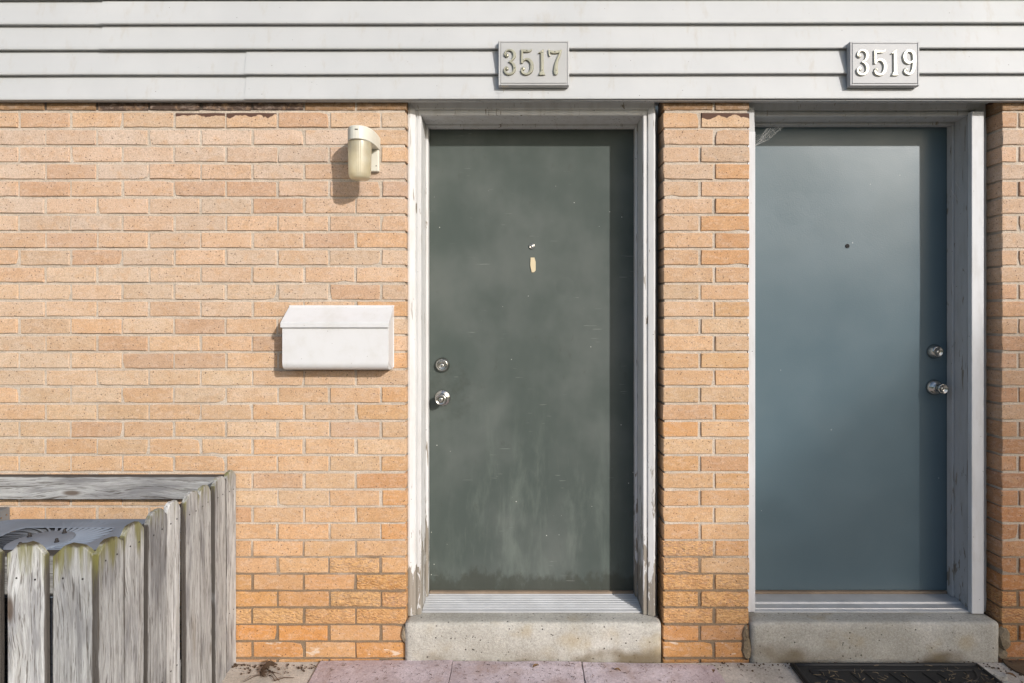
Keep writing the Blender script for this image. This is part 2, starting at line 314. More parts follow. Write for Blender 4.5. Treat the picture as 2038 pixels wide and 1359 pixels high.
# ------------------------------------------------------------------ mesh helper
class MB:
    def __init__(s): s.v = []; s.f = []; s.sm = []
    def add(s, vs, fs, smooth=False):
        o = len(s.v); s.v += [tuple(x) for x in vs]
        for f in fs: s.f.append(tuple(i+o for i in f)); s.sm.append(smooth)
        return s
    def box(s, x0, x1, y0, y1, z0, z1, b=0.0):
        if b <= 0:
            vs = [(x, y, z) for z in (z0, z1) for y in (y0, y1) for x in (x0, x1)]
            return s.add(vs, [(0, 2, 3, 1), (4, 5, 7, 6), (0, 1, 5, 4), (2, 6, 7, 3), (0, 4, 6, 2), (1, 3, 7, 5)])
        bm = bmesh.new(); bmesh.ops.create_cube(bm, size=1)
        for q in bm.verts: q.co = ((x0+x1)/2+q.co.x*(x1-x0), (y0+y1)/2+q.co.y*(y1-y0), (z0+z1)/2+q.co.z*(z1-z0))
        bmesh.ops.bevel(bm, geom=bm.edges[:], offset=b, segments=2, affect='EDGES', profile=0.5)
        return s.bm(bm)
    def bm(s, bm, smooth=False):
        bm.verts.index_update(); s.add([q.co[:] for q in bm.verts], [[q.index for q in f.verts] for f in bm.faces], smooth); bm.free(); return s
    def prism(s, pts, y0, y1):
        """polygon in x,z extruded along y"""
        n = len(pts); vs = [(x, y0, z) for x, z in pts]+[(x, y1, z) for x, z in pts]
        fs = [tuple(range(n)), tuple(range(2*n-1, n-1, -1))]+[(i, i+n, (i+1) % n+n, (i+1) % n) for i in range(n)]
        return s.add(vs, fs)
    def extr_x(s, prof, x0, x1):
        """profile in y,z extruded along x"""
        n = len(prof); vs = [(x0, y, z) for y, z in prof]+[(x1, y, z) for y, z in prof]
        fs = [tuple(range(n)), tuple(range(2*n-1, n-1, -1))]+[(i, i+n, (i+1) % n+n, (i+1) % n) for i in range(n)]
        return s.add(vs, fs)
    def lathe(s, prof, c=(0, 0, 0), axis='y', n=28, smooth=True, closed=True):
        """profile (radius, along); axis y points to -y (towards the viewer)"""
        vs, fs = [], []
        for r, a in prof:
            for k in range(n):
                t = 2*PI*k/n; u, w = r*math.cos(t), r*math.sin(t)
                vs.append((c[0]+u, c[1]-a, c[2]+w) if axis == 'y' else (c[0]+u, c[1]+w, c[2]+a))
        for i in range(len(prof)-1):
            for k in range(n):
                q = (i*n+k, i*n+(k+1) % n, (i+1)*n+(k+1) % n, (i+1)*n+k)
                fs.append(q if axis == 'z' else q[::-1])
        if closed:
            a = tuple(range(n)); b = tuple((len(prof)-1)*n+k for k in range(n))
            fs += [a[::-1], b] if axis == 'z' else [a, b[::-1]]
        s.add(vs, fs, smooth); return s
    def tube(s, pts, rad, n=6, smooth=True):
        pts = [Vector(p) for p in pts]; vs, fs = [], []
        for i, p in enumerate(pts):
            d = (pts[min(i+1, len(pts)-1)]-pts[max(i-1, 0)]).normalized()
            a = d.cross(Vector((0.31, 0.17, 0.93))); a = a if a.length > 1e-4 else d.cross(Vector((1, 0, 0))); a.normalize(); b = d.cross(a)
            r = rad[i] if isinstance(rad, (list, tuple)) else rad
            for k in range(n): vs.append(p+(a*math.cos(2*PI*k/n)+b*math.sin(2*PI*k/n))*r)
        for i in range(len(pts)-1):
            for k in range(n): fs.append((i*n+k, i*n+(k+1) % n, (i+1)*n+(k+1) % n, (i+1)*n+k))
        fs += [tuple(range(n))[::-1], tuple((len(pts)-1)*n+k for k in range(n))]
        return s.add(vs, fs, smooth)
    def mesh(s, name):
        me = bpy.data.meshes.new(name); me.from_pydata(s.v, [], s.f)
        me.polygons.foreach_set('use_smooth', s.sm); me.update()
        bm = bmesh.new(); bm.from_mesh(me); bmesh.ops.recalc_face_normals(bm, faces=bm.faces); bm.to_mesh(me); bm.free()
        return me
    def build(s, name, mat, parent=None, loc=(0, 0, 0), rot=(0, 0, 0), kind=None):
        me = s.mesh(name); me.materials.append(mat); return place(name, me, parent, loc, rot, kind)
def place(name, me, parent=None, loc=(0, 0, 0), rot=(0, 0, 0), kind=None):
    o = bpy.data.objects.new(name, me); C.objects.link(o); o.location = loc; o.rotation_euler = rot
    if parent is not None: o.parent = parent
    if kind: o['kind'] = kind
    return o
def tag(o, label=None, cat=None, group=None, kind=None):
    if label: o['label'] = label
    if cat: o['category'] = cat
    if group: o['group'] = group
    if kind: o['kind'] = kind
    return o
def thing(name, label, cat, loc=(0, 0, 0), group=None):
    """an Empty at the base of a thing; parts keep world coordinates minus loc"""
    o = bpy.data.objects.new(name, None); C.objects.link(o); o.location = loc; o.empty_display_size = 0.1
    return tag(o, label, cat, group)
def J(a): return random.uniform(-a, a)

# ------------------------------------------------------------------ ground and paving
g = MB().add([(-400, -400, -0.035), (400, -400, -0.035), (400, 0.6, -0.035), (-400, 0.6, -0.035)], [(0, 1, 2, 3)])
g.add([(-400, 6, -0.035), (400, 6, -0.035), (400, 400, -0.035), (-400, 400, -0.035)], [(0, 1, 2, 3)])
g.add([(-400, 0.6, -0.035), (-3, 0.6, -0.035), (-3, 6, -0.035), (-400, 6, -0.035)], [(0, 1, 2, 3)])
g.add([(3.1, 0.6, -0.035), (400, 0.6, -0.035), (400, 6, -0.035), (3.1, 6, -0.035)], [(0, 1, 2, 3)])
g.build('ground', M_LAWN, kind='structure')
def grid_slab(x0, x1, y0, y1, z, amp, nx=16, ny=8, th=0.05, seed=0, tilt=(0, 0), wob=0.0):
    """slightly uneven slab; the top is a displaced grid, with sides"""
    m = MB(); vs = []
    for j in range(ny+1):
        for i in range(nx+1):
            x = x0+(x1-x0)*i/nx; y = y0+(y1-y0)*j/ny
            h = mnoise.noise((x*3+seed, y*3, seed*1.7))*amp + (x-(x0+x1)/2)*tilt[0] + (y-(y0+y1)/2)*tilt[1]
            if wob and (i in (0, nx) or j in (0, ny)):
                x += mnoise.noise((x*11, y*11, seed+5))*wob; y += mnoise.noise((x*9, y*9, seed+9))*wob
                h -= 0.003
            vs.append((x, y, z+h))
    fs = [(j*(nx+1)+i, j*(nx+1)+i+1, (j+1)*(nx+1)+i+1, (j+1)*(nx+1)+i) for j in range(ny) for i in range(nx)]
    ring = [i for i in range(nx+1)]+[(j+1)*(nx+1)-1 for j in range(1, ny+1)]+[ny*(nx+1)+i for i in range(nx-1, -1, -1)]+[j*(nx+1) for j in range(ny-1, 0, -1)]
    n = len(vs); vs += [(vs[i][0], vs[i][1], z-th) for i in ring]
    fs += [(ring[k], n+k, n+(k+1) % len(ring), ring[(k+1) % len(ring)]) for k in range(len(ring))]
    return m.add(vs, fs)
pav = tag(place('pavement', None), kind='structure')
grid_slab(-4.3, -0.842, -3.6, -0.004, -0.010, 0.003, 30, 16, 0.03, 3).build('concrete_slab', M_CONC, pav)
grid_slab(-0.838, 4.3, -3.6, -0.022, -0.004, 0.004, 60, 16, 0.03, 4).build('concrete_slab', M_CONC, pav)
for i, (x0, x1, z, t) in enumerate(((PX(641), PX(902.5), 0.006, (0.012, 0.0)), (PX(904.5), PX(1156), 0.0065, (-0.003, 0.004)), (PX(1158), PX(1418), 0.004, (-0.018, 0.0)))):
    grid_slab(x0, x1, -0.60, -0.026+(0.012, 0.0, -0.004)[i], z, 0.004, 14, 16, 0.02, 7+i, t, 0.006).build('paver', M_PAVER, pav)
    grid_slab(x0+0.02*J(1), x1+0.02*J(1), -1.20, -0.606, z, 0.004, 14, 14, 0.02, 17+i, t, 0.006).build('paver', M_PAVER, pav)
# broken edge and soil by the right pier
for i, (a, b, c2) in enumerate(((1972, 1331, .035), (1992, 1336, .03), (2004, 1350, .04), (2022, 1357, .035))):
    y = -0.04-0.022*(b-1317)/5; x = PX(a, y)
    m = MB(); pts = [(math.cos(2*PI*k/7+J(.3))*c2*random.uniform(.6, 1.2), math.sin(2*PI*k/7+J(.3))*c2*0.6*random.uniform(.6, 1.2)) for k in range(7)]
    vs = [(p[0], p[1], -0.004) for p in pts]+[(p[0]*.9, p[1]*.9, 0.012+J(.003)) for p in pts]
    m.add(vs, [tuple(range(7, 14))]+[(k, (k+1) % 7, (k+1) % 7+7, k+7) for k in range(7)])
    m.build('concrete_chunk', M_RUBBLE, pav, (x, y, 0.0))
grid_slab(PX(1992), 2.9, -0.50, -0.006, 0.003, 0.012, 30, 14, 0.02, 31, (0, 0), 0.03).build('soil', M_SOIL, pav)

# ------------------------------------------------------------------ brickwork
BH, PITCH = 0.0603, 34.22
def row_z(k):                       # bottom of course k
    y = 253.1+PITCH*k if k <= 22 else 253.1+PITCH*22+33.6*(k-22)
    return EYE-(y-CY)/480.0
def brick_mesh(wd, rough=False, seed=0):
    rnd = random.Random(seed); m = MB(); h = BH; d = 0.095; c = 0.0022
    nx = max(2, int(wd/0.028)) if rough else max(2, int(wd/0.034)); nz = 4 if rough else 2
    j = lambda a: rnd.uniform(-a, a)
    vs = []
    for q in range(nz+1):
        for i in range(nx+1):
            u, v = i/nx, q/nz; edge = (i in (0, nx)) or (q in (0, nz))
            x = -wd/2+c+(wd-2*c)*u; z = c+(h-2*c)*v; y = 0.0
            if edge: x += j(0.0014); z += j(0.0014); y += j(0.0008)
            elif rough: x += j(0.006); z += j(0.004)
            if rough: y += -abs(j(0.0005)) if edge else j(0.0034)-0.002
            vs.append((x, y, z))
    n0 = len(vs); W = nx+1
    fs = [(q*W+i, q*W+i+1, (q+1)*W+i+1, (q+1)*W+i) for q in range(nz) for i in range(nx)]
    ring = list(range(W))+[(q+1)*W-1 for q in range(1, nz+1)]+[nz*W+i for i in range(nx-1, -1, -1)]+[q*W for q in range(nz-1, 0, -1)]
    if rnd.random() < 0.28:                       # a broken corner or a nick in the lower edge
        i = rnd.choice((0, nx, nz*W, nz*W+nx, rnd.randint(1, nx-1), rnd.randint(1, nx-1))); x, y, z = vs[i]
        a = rnd.uniform(.0025, .006); vs[i] = (x-math.copysign(a, x) if i in (0, nx, nz*W, nz*W+nx) else x, y+.002, z+(a if i < W else -a)*.8)
    for i in ring:
        x, y, z = vs[i]
        ox = -wd/2 if x < -wd/2+0.0045 else (wd/2 if x > wd/2-0.0045 else x); oz = 0 if z < 0.0050 else (h if z > h-0.0050 else z)
        vs.append((ox+j(0.0011), 0.0028+(0.0015 if rough else 0), oz+j(0.0013)))
    L = len(ring)
    for k in range(L): x, y, z = vs[n0+k]; vs.append((x, d, z))
    for k in range(L):
        k2 = (k+1) % L
        fs.append((ring[k], ring[k2], n0+k2, n0+k)); fs.append((n0+k, n0+k2, n0+L+k2, n0+L+k))
    fs.append(tuple(n0+L+k for k in range(L)))
    m.add(vs, fs); me = m.mesh('brick'); me.materials.append(M_BRICK['spalled' if rough else 'plain']); return me
_lib = {}
def brick_of(wd, rough, n=12):
    key = (round(wd, 3), rough); lib = _lib.setdefault(key, [])
    if len(lib) < n: lib.append(brick_mesh(round(wd, 3), rough, len(_lib)*31+len(lib))); return lib[-1]
    return random.choice(lib)
_var = {}
def variant(me, kind):              # same shape with another brick surface
    if (me.name, kind) not in _var:
        c = me.copy(); c.materials.clear(); c.materials.append(M_BRICK[kind]); _var[(me.name, kind)] = c
    return _var[(me.name, kind)]
def brick_colour(k, x, edge):
    k = k+random.uniform(-2.6, 2.6) if k > 2 else k
    t = max(0.0, min(1.0, (k-2)/29.0)); t = t if t < 0.55 else 0.55+0.45*((t-0.55)/0.45)**1.6
    up, mid, lo = Vector((0.540, 0.400, 0.302)), Vector((0.545, 0.378, 0.242)), Vector((0.50, 0.258, 0.098))
    c = up.lerp(mid, min(1, t/0.55)) if t < 0.55 else mid.lerp(lo, (t-0.55)/0.45)
    if k <= 0: c = Vector((0.54, 0.385, 0.265))
    c = c*(1+J(0.07)); s = J(0.05); c = Vector((c.x*(1+s*0.3), c.y*(1-s), c.z*(1-2.2*s)))
    if random.random() < 0.12: c = c.lerp(Vector((0.45, 0.27, 0.17)), 0.5)
    if edge and random.random() < 0.5: c = Vector((c.x, c.y*0.90, c.z*0.76))
    if x > 1.9: q = max(0, min(1, (k-8)/12)); c = Vector((c.x*(0.97-.15*q), c.y*(0.93-.25*q), c.z*(0.90-.28*q)))  # browner wall end; shade on its lower courses is put into the colour
    elif x > 0.5: c = Vector((c.x*0.97, c.y*0.925, c.z*0.86))
    return (c.x, c.y, c.z, 1)
def lay(parent, x0, x1, k, rough=False, kind='plain', col=None, y=0.0, edge=False):
    me = brick_of(x1-x0, rough)
    if kind != 'plain' and not rough: me = variant(me, kind)
    o = place('brick', me, parent, ((x0+x1)/2+J(.0008), y+J(.0016), row_z(k)+J(.0010)), (J(.006), J(.0045), J(.006)))
    o.color = col or brick_colour(k, (x0+x1)/2, edge); return o
def merge_bricks(parent, spec):
    """bricks outside the picture: one joined part"""
    m = MB()
    for x0, x1, k in spec: m.box(x0, x1, 0.0, 0.09, row_z(k), row_z(k)+BH)
    o = m.build('brickwork', M_BRICK['plain'], parent, kind='stuff'); o.color = (0.535, 0.372, 0.245, 1); return o
BP, JT = 0.2146, 0.0105
XL = PX(808)                                     # right end of the left wall
left = thing('brick_wall', 'long tan brick wall holding the lamp and mailbox, left of the green door', 'brick wall', (-1.5, 0, 0))
def local(o, root):  # parent with offset
    o.parent = root; o.matrix_parent_inverse = Matrix.Translation(-root.location); return o
far = []
for k in range(-1, 33):
    x = XL
    first = (BP-JT)/2-0.0025 if k % 2 == 0 else BP-JT
    i = 0
    while x > -4.2:
        wd = first if i == 0 else BP-JT
        x0 = x-wd
        if x < -2.19: far.append((x0, x, k))
        else:
            a, b = x0+J(.0022), x+(J(.0022) if i else J(.0010))
            rough = (k in (27, 28, 29) and random.random() < 0.55 and x > -1.25) or (k in (26, 30) and random.random() < 0.18 and x > -1.25)
            kind, col = 'plain', None
            if k == -1: kind = 'tar'; col = (0.085, 0.058, 0.045, 1) if -1.72 < (a+b)/2 < -0.9 and random.random() < 0.85 else (0.25, 0.155, 0.085, 1)  # top course: tar stain, with shade from the siding put into the colour
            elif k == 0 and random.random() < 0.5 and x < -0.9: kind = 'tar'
            elif k == 31: kind = 'lime'
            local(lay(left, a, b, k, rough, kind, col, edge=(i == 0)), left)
        x = x0-JT; i += 1
local(merge_bricks(left, far), left)
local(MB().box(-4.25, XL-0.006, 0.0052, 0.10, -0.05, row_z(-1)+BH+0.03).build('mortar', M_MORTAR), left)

PL, PR = PX(1320), PX(1491)
pier = thing('brick_pier', 'narrow tan brick pier between the green door and the slate blue door', 'brick pier', (0.757, 0, 0))
for k in range(-1, 33):
    if k % 2 == 0: cut = (PX(1390), PX(1395.5))
    else: cut = (PX(1418.5), PX(1424))
    sp = {25: (1, 0), 26: (1, 0), 27: (1, 1), 28: (1, 1), 29: (1, 1)}.get(k, (0, 0))
    for q, (a, b) in enumerate(((PL, cut[0]), (cut[1], PR))):
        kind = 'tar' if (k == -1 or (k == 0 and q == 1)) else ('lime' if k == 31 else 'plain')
        col = (0.25, 0.155, 0.085, 1) if k == -1 else None  # brown top course: the siding's shade is put into the brick colour
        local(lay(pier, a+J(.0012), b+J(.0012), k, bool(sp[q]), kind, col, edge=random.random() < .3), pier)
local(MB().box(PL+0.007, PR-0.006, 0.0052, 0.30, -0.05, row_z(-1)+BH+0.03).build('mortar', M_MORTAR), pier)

QL = PX(1994)
rp = thing('brick_pier', 'tan brick wall end at the right edge, beside the slate blue door', 'brick pier', (2.4, 0, 0))
far = []
for k in range(-1, 33):
    x, i = QL, 0
    while x < 4.2:
        wd = 0.064 if (k % 2 == 0 and i == 0) else BP-JT
        if x > 2.16: far.append((x, x+wd, k))
        else:
            rough = k in (27, 28) and (k+i) % 2 == 0 or k in (29, 30) and i == 0
            local(lay(rp, x+J(.001), x+wd+J(.002), k, rough, 'tar' if k == -1 else 'plain', (0.25, 0.155, 0.085, 1) if k == -1 else None), rp)  # top course browned too, siding shade painted into it
        x += wd+JT; i += 1
local(merge_bricks(rp, far), rp)
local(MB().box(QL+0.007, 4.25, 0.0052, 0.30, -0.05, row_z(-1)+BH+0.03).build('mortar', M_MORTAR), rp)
# returns of the two openings: the bricks above are 95 mm deep, the frames butt against them

# ------------------------------------------------------------------ siding above
sd = thing('siding', 'pale grey lapped vinyl siding above the brick and both doors', 'siding', (0, 0, 2.3))
SZ0, SP = PZ(197.3, -0.030), 0.1035
def panel(x0, x1, k, dy, slope=0.0):
    """two laps of one vinyl panel, k = index of the lower lap"""
    prof = []
    for q in (0, 1):
        z = SZ0+(k+q)*SP
        prof += [(-0.0100, z+0.0015), (-0.0290, z), (-0.0302, z+0.0025), (-0.0300, z+0.011), (-0.0130, z+SP-0.002)]
    prof += [(-0.0090, SZ0+(k+2)*SP-0.001), (-0.0090, SZ0+k*SP+0.0025)]
    m = MB(); n = len(prof); S = max(1, int((x1-x0)/0.12)); vs = []
    for i in range(S+1):
        x = x0+(x1-x0)*i/S
        for (y, z) in prof: vs.append((x, y+dy+mnoise.noise((x*1.4, k*4.25, 0))*0.0015, z+mnoise.noise((x*0.9, k*5+2, 1))*0.0016+slope*x))
    fs = [(i*n+a, i*n+(a+1) % n, (i+1)*n+(a+1) % n, (i+1)*n+a) for i in range(S) for a in range(n)]
    fs += [tuple(range(n)), tuple(S*n+a for a in range(n))[::-1]]
    return m.add(vs, fs)
for k, cuts in ((0, (-4.25, PX(494, -.04), 4.25)), (2, (-4.25, PX(205, -.04), 4.25)), (4, (-4.25, 2.6, 4.25)), (6, (-4.25, -0.6, 4.25)), (8, (-4.25, 1.2, 4.25))):
    for i in range(len(cuts)-1):
        local(panel(cuts[i]-(0.018 if i else 0), cuts[i+1], k, -0.0045*i, 0.0012).build('siding_panel', M_SIDING), sd)
local(MB().box(-4.25, 4.25, -0.007, 0.10, SZ0+0.02, 3.4).build('sheathing', M_PAINT_GREY), sd)
local(MB().extr_x([(-0.0265, SZ0-0.0035), (-0.0265, SZ0-0.002), (-0.0085, SZ0-0.001), (-0.0085, SZ0+0.015), (-0.003, SZ0+0.015), (-0.003, SZ0-0.0035)], -4.25, 4.25).build('starter_strip', M_PAINT_GREY), sd)

# ------------------------------------------------------------------ door frames
YD = 0.20; YC1, YC2 = 0.045, 0.082           # casing face, door face
def frame(label, xl, xr, zt, zb, ol, orr, m_cas, m_jamb, YC, left_face=None):
    """xl, xr: jamb faces; zt: underside of the head; ol, orr: brick edges of the opening"""
    r = thing('door_frame', label, 'door frame', ((xl+xr)/2, YC, zb))
    b = lambda n, mb, m: local(mb.build(n, m), r)
    def prof_w(w):                  # distance from the inner edge, depth
        return [(0, YC+0.05), (0, YC+0.004), (0.003, YC), (w*0.30, YC), (w*0.34, YC+0.004), (w*0.40, YC+0.004), (w*0.44, YC-0.005), (w*0.86, YC-0.012), (w, YC-0.010), (w, YC+0.05)]
    def run(prof, pa, pb, wob):     # moulding swept between two mitre functions
        m = MB(); n = len(prof); S = 24; vs = []
        for i in range(S+1):
            for q, y in prof:
                A, B = Vector(pa(q, y)), Vector(pb(q, y)); p = A.lerp(B, i/S)
                p.x += mnoise.noise((p.z*2.0, q*7, p.x*2))*wob; vs.append(p)
        fs = [(i*n+a, i*n+(a+1) % n, (i+1)*n+(a+1) % n, (i+1)*n+a) for i in range(S) for a in range(n)]
        return m.add(vs, fs+[tuple(range(n)), tuple(S*n+a for a in range(n))])
    wl, wr, wh = abs(ol-xl)-0.001, abs(orr-xr)-0.012, 0.060
    if left_face is None: b('casing', run(prof_w(wl), lambda q, y: (xl-q, y, zb), lambda q, y: (xl-q, y, zt+q*wh/wl), .0008), m_cas)
    b('casing', run(prof_w(wr), lambda q, y: (xr+q, y, zb), lambda q, y: (xr+q, y, zt+q*wh/wr), .0008), m_cas)
    wll = wl if left_face is None else 0.03
    b('head_casing', run(prof_w(wh), lambda q, y: (xl-q*wll/wh, y, zt+0.0006+q), lambda q, y: (xr+q*wr/wh, y, zt+0.0006+q), 0), m_cas)
    b('head_fascia', MB().box(ol+0.001, orr-0.001+(0.027 if left_face is None else 0), YC-0.020, YC+0.04, zt+wh+0.003, zt+0.12), m_cas)
    # jambs with a stop bead in front of the door
    for s, x in ((-1, xl), (1, xr)):
        if left_face is not None and s < 0: continue
        b('jamb', MB().box(min(x, x+s*0.03), max(x, x+s*0.03), YC+0.0505, YD+0.06, zb, zt+0.03), m_jamb)
        b('door_stop', MB().box(min(x-s*0.0005, x-s*0.011), max(x-s*0.0005, x-s*0.011), YD-0.040, YD-0.004, zb+0.02, zt-0.012, 0.002), m_jamb)
    b('head_jamb', MB().box(xl+0.001, xr-0.001, YC+0.0505, YD+0.06, zt+0.0005, zt+0.031), m_jamb)
    b('head_stop', MB().box(xl+0.001, xr-0.001, YD-0.040, YD-0.004, zt-0.0115, zt, 0.002), m_jamb)
    return r
f1 = frame('peeling white door frame round the green door below number 3517', PX(838, YC1), PX(1279.5, YC1), PZ(229.5, YC1), 0.162, XL, PX(1303, YC1)+0.012, M_PAINT, M_PAINT, YC1)
f2 = frame('grey white door frame with cobwebs round the slate blue door below number 3519', 0.976, PX(1927, YC2), PZ(231, YC2), 0.162, PR, QL, M_PAINT_GREY, M_PAINT_GREY, YC2, left_face=True)
# clean strip covering the left casing of door 2, caulked to the pier
x0, x1 = PR-0.001, PX(1503, 0.02)
local(MB().box(PR+0.003, x1, 0.018, 0.075, 0.186, PZ(262, 0.02), 0.002).build('casing_cover', M_PAINT_CLEAN), f2)
local(MB().box(x1+0.002, x1+0.02, 0.0765, YD+0.06, 0.162, PZ(231, YC2)+0.03).build('jamb', M_PAINT_GREY), f2)
local(MB().box(PR+0.002, 0.9745, 0.0765, YD+0.06, PZ(231, YC2)+0.005, SZ0+0.04).build('frame_packer', M_PAINT_GREY), f2)
local(MB().box(PR+0.003, x1, 0.030, 0.0745, PZ(262, 0.02)+0.003, SZ0+0.02).build('casing', M_PAINT_GREY), f2)
m = MB(); n = 150; vs = []
for i in range(n+1):
    z = 0.19+(PZ(262, .02)-0.19)*i/n; ww = 0.0035+0.0035*max(0, mnoise.noise((z*31, 1.2, 0)))+0.002*J(1)
    vs += [(PR+0.006, 0.0165, z), (PR+0.0035-ww, 0.0150, z), (PR+0.0035-ww, 0.03, z)]
m.add(vs, [(3*i+a, 3*i+a+1, 3*i+a+4, 3*i+a+3) for i in range(n) for a in (0, 1)])
local(m.build('caulk_bead', M_PAINT_CLEAN), f2)
local(MB().box(PX(1303, YC1)-0.012, PL-0.001, 0.115, 0.18, 0.161, PZ(215, .1)).build('backing_strip', M_PAINT), f1)
# ragged caulk between the right casing and the brick return
for root, xa, mt, YC in ((f2, QL-0.006, M_CAULK, YC2), (f1, PL-0.010, M_CAULK, 0.11)):
    m = MB(); pts = [(xa+0.0018*mnoise.noise((z*23, 3, 1)), YC+0.001+0.002*mnoise.noise((z*31, 7, 1)), z) for z in [0.17+i*0.02 for i in range(105)]]
    m.tube(pts, [0.006+0.0022*mnoise.noise((i*0.9, 2, 5)) for i in range(105)], 6); local(m.build('caulk_bead', mt), root)
m = MB(); pts = [(XL-0.001+0.0012*mnoise.noise((z*23, 3, 1)), YC1-0.002, z) for z in [0.17+i*0.02 for i in range(105)]]
m.tube(pts, [0.005+0.0022*mnoise.noise((i*0.9, 2, 5)) for i in range(105)], 6); local(m.build('caulk_bead', M_CAULK), f1)
# trim strip on the right of frame 2
xs = PX(1932, 0.052)
local(MB().box(xs, PX(1957, 0.05), 0.046, YC2-0.013, 0.164, PZ(222, .05), 0.0025).build('casing_cover', M_PAINT_CLEAN), f2)
# thresholds
def threshold(root, xl, xr, ribs):
    y0, y1, za, zb = 0.062, 0.205, 0.168, 0.181
    prof = [(y0, 0.161), (y0, za-0.002), (y0+0.003, za)]
    if ribs:
        N = 9
        for i in range(N):
            t0, t1 = 0.10+0.86*i/N, 0.10+0.86*(i+0.55)/N
            for t, e in ((t0, 0.0), (t0+0.012, 0.0024), (t1-0.012, 0.0024), (t1, 0.0)): prof.append((y0+(y1-y0)*t, za+(zb-za)*t+e))
    else:
        prof += [(y0+0.012, za+0.002), (y0+0.014, za-0.001), (y0+0.018, za-0.001), (y0+0.020, za+0.003), (y0+0.055, za+0.004), (y0+0.06, za+0.0105), (y0+0.12, zb)]
    prof += [(y1, zb), (y1, 0.161)]
    local(MB().extr_x(prof, xl, xr).build('threshold', M_ALU), root)
    local(MB().box(xl+0.012, xr-0.012, YD-0.012, YD+0.03, zb+0.0015, zb+0.011).build('sill_strip', M_TAN), root)
threshold(f1, PX(838, YC1)+0.0015, PX(1279.5, YC1)-0.0015, True)
threshold(f2, 0.977, PX(1927, YC2)-0.0015, False)

# ------------------------------------------------------------------ doors
def door(label, xl, xr, zb, zt, mat, dents):
    r = thing('door', label, 'door', ((xl+xr)/2, YD, zb))
    m = MB(); nx, nz = 36, 80; vs = []
    for j in range(nz+1):
        for i in range(nx+1):
            x = xl+(xr-xl)*i/nx; z = zb+(zt-zb)*j/nz; y = YD
            for dx, dz, rad, dep in dents: y += dep*math.exp(-((x-dx)**2+(z-dz)**2)/rad**2)
            if 0 < i < nx and 0 < j < nz: y += 0.0012*mnoise.noise((x*2.2, z*2.2, 4))
            vs.append((x, y, z))
    W = nx+1; fs = [(j*W+i, j*W+i+1, (j+1)*W+i+1, (j+1)*W+i) for j in range(nz) for i in range(nx)]
    m.add(vs, fs, True)
    m.box(xl, xr, YD+0.0025, YD+0.045, zb, zt)
    o = m.build('door_slab', mat); local(o, r)
    return r
door1 = door('weathered dark green grey steel door with chalky streaks below number 3517', PX(838, YC1)+0.004, PX(1279.5, YC1)-0.004, 0.194, PZ(229.5, YC1)-0.004, M_DOOR1,
             [(PX(1090, YD), PZ(592, YD), .010, .004), (PX(1125, YD), PZ(570, YD), .05, .004), (PX(970, YD), PZ(650, YD), .12, .004), (PX(940, YD), PZ(900, YD), .15, -.003)])
door2 = door('smooth slate blue steel door below number 3519', 0.992, PX(1927, YC2)-0.004, 0.194, PZ(231, YC2)-0.004, M_DOOR2,
             [(1.2, 1.9, .2, .003), (1.6, 1.6, .25, -.003), (1.35, 1.2, .2, .002)])
def hardware(root, name, x, z, prof, cyl_r, cyl_y, face):
    o = local(MB().lathe(prof, (x, YD-0.001, z), 'y', 32).build(name, M_NICKEL), root)
    c = MB().lathe([(cyl_r, cyl_y-0.006), (cyl_r, cyl_y+0.0012), (cyl_r*0.8, cyl_y+0.0018)], (x, YD-0.001, z+face), 'y', 20).build('key_cylinder', M_BRASS_IN)
    c.parent = o
    kx = MB().box(x-0.0010, x+0.0010, YD-0.001-cyl_y-0.0026, YD-0.001-cyl_y+0.001, z+face-0.0045, z+face+0.0035).build('keyhole', M_DARK)
    kx.parent = o
BOLT = [(0.0335, 0.0), (0.0335, 0.004), (0.0322, 0.007), (0.0255, 0.017), (0.0235, 0.0185), (0.0215, 0.0178), (0.0185, 0.0172), (0.0172, 0.0180), (0.0155, 0.0172), (0.001, 0.0172)]
BOLT2 = [(0.0330, 0.0), (0.0330, 0.003), (0.0300, 0.012), (0.0245, 0.024), (0.0215, 0.0285), (0.0195, 0.0290), (0.0182, 0.0275), (0.001, 0.0275)]
KNOB = [(0.0355, 0.0), (0.0355, 0.003), (0.0335, 0.006), (0.024, 0.0095), (0.0155, 0.013), (0.0135, 0.019), (0.0135, 0.027), (0.017, 0.032), (0.0235, 0.040), (0.0262, 0.047), (0.0262, 0.054), (0.0245, 0.060), (0.0215, 0.0628), (0.0185, 0.0625), (0.0170, 0.0600), (0.0145, 0.0605), (0.001, 0.0600)]
KNOB2 = [(0.0355, 0.0), (0.0355, 0.003), (0.0345, 0.008), (0.030, 0.017), (0.022, 0.023), (0.0155, 0.026), (0.0140, 0.033), (0.0158, 0.041), (0.0205, 0.049), (0.0222, 0.055), (0.0222, 0.060), (0.0205, 0.0635), (0.0185, 0.0635), (0.0125, 0.0570), (0.001, 0.0560)]
hardware(door1, 'deadbolt', PX(880.6, YD), PZ(726, YD), BOLT, 0.0085, 0.0172, -0.002)
hardware(door1, 'doorknob', PX(881, YD), PZ(791.5, YD), KNOB, 0.0085, 0.0600, 0)
hardware(door2, 'deadbolt', PX(1858.5, YD), PZ(699, YD), BOLT2, 0.0065, 0.0275, -0.002)
hardware(door2, 'doorknob', PX(1858, YD), PZ(770.5, YD), KNOB2, 0.0055, 0.0560, 0)
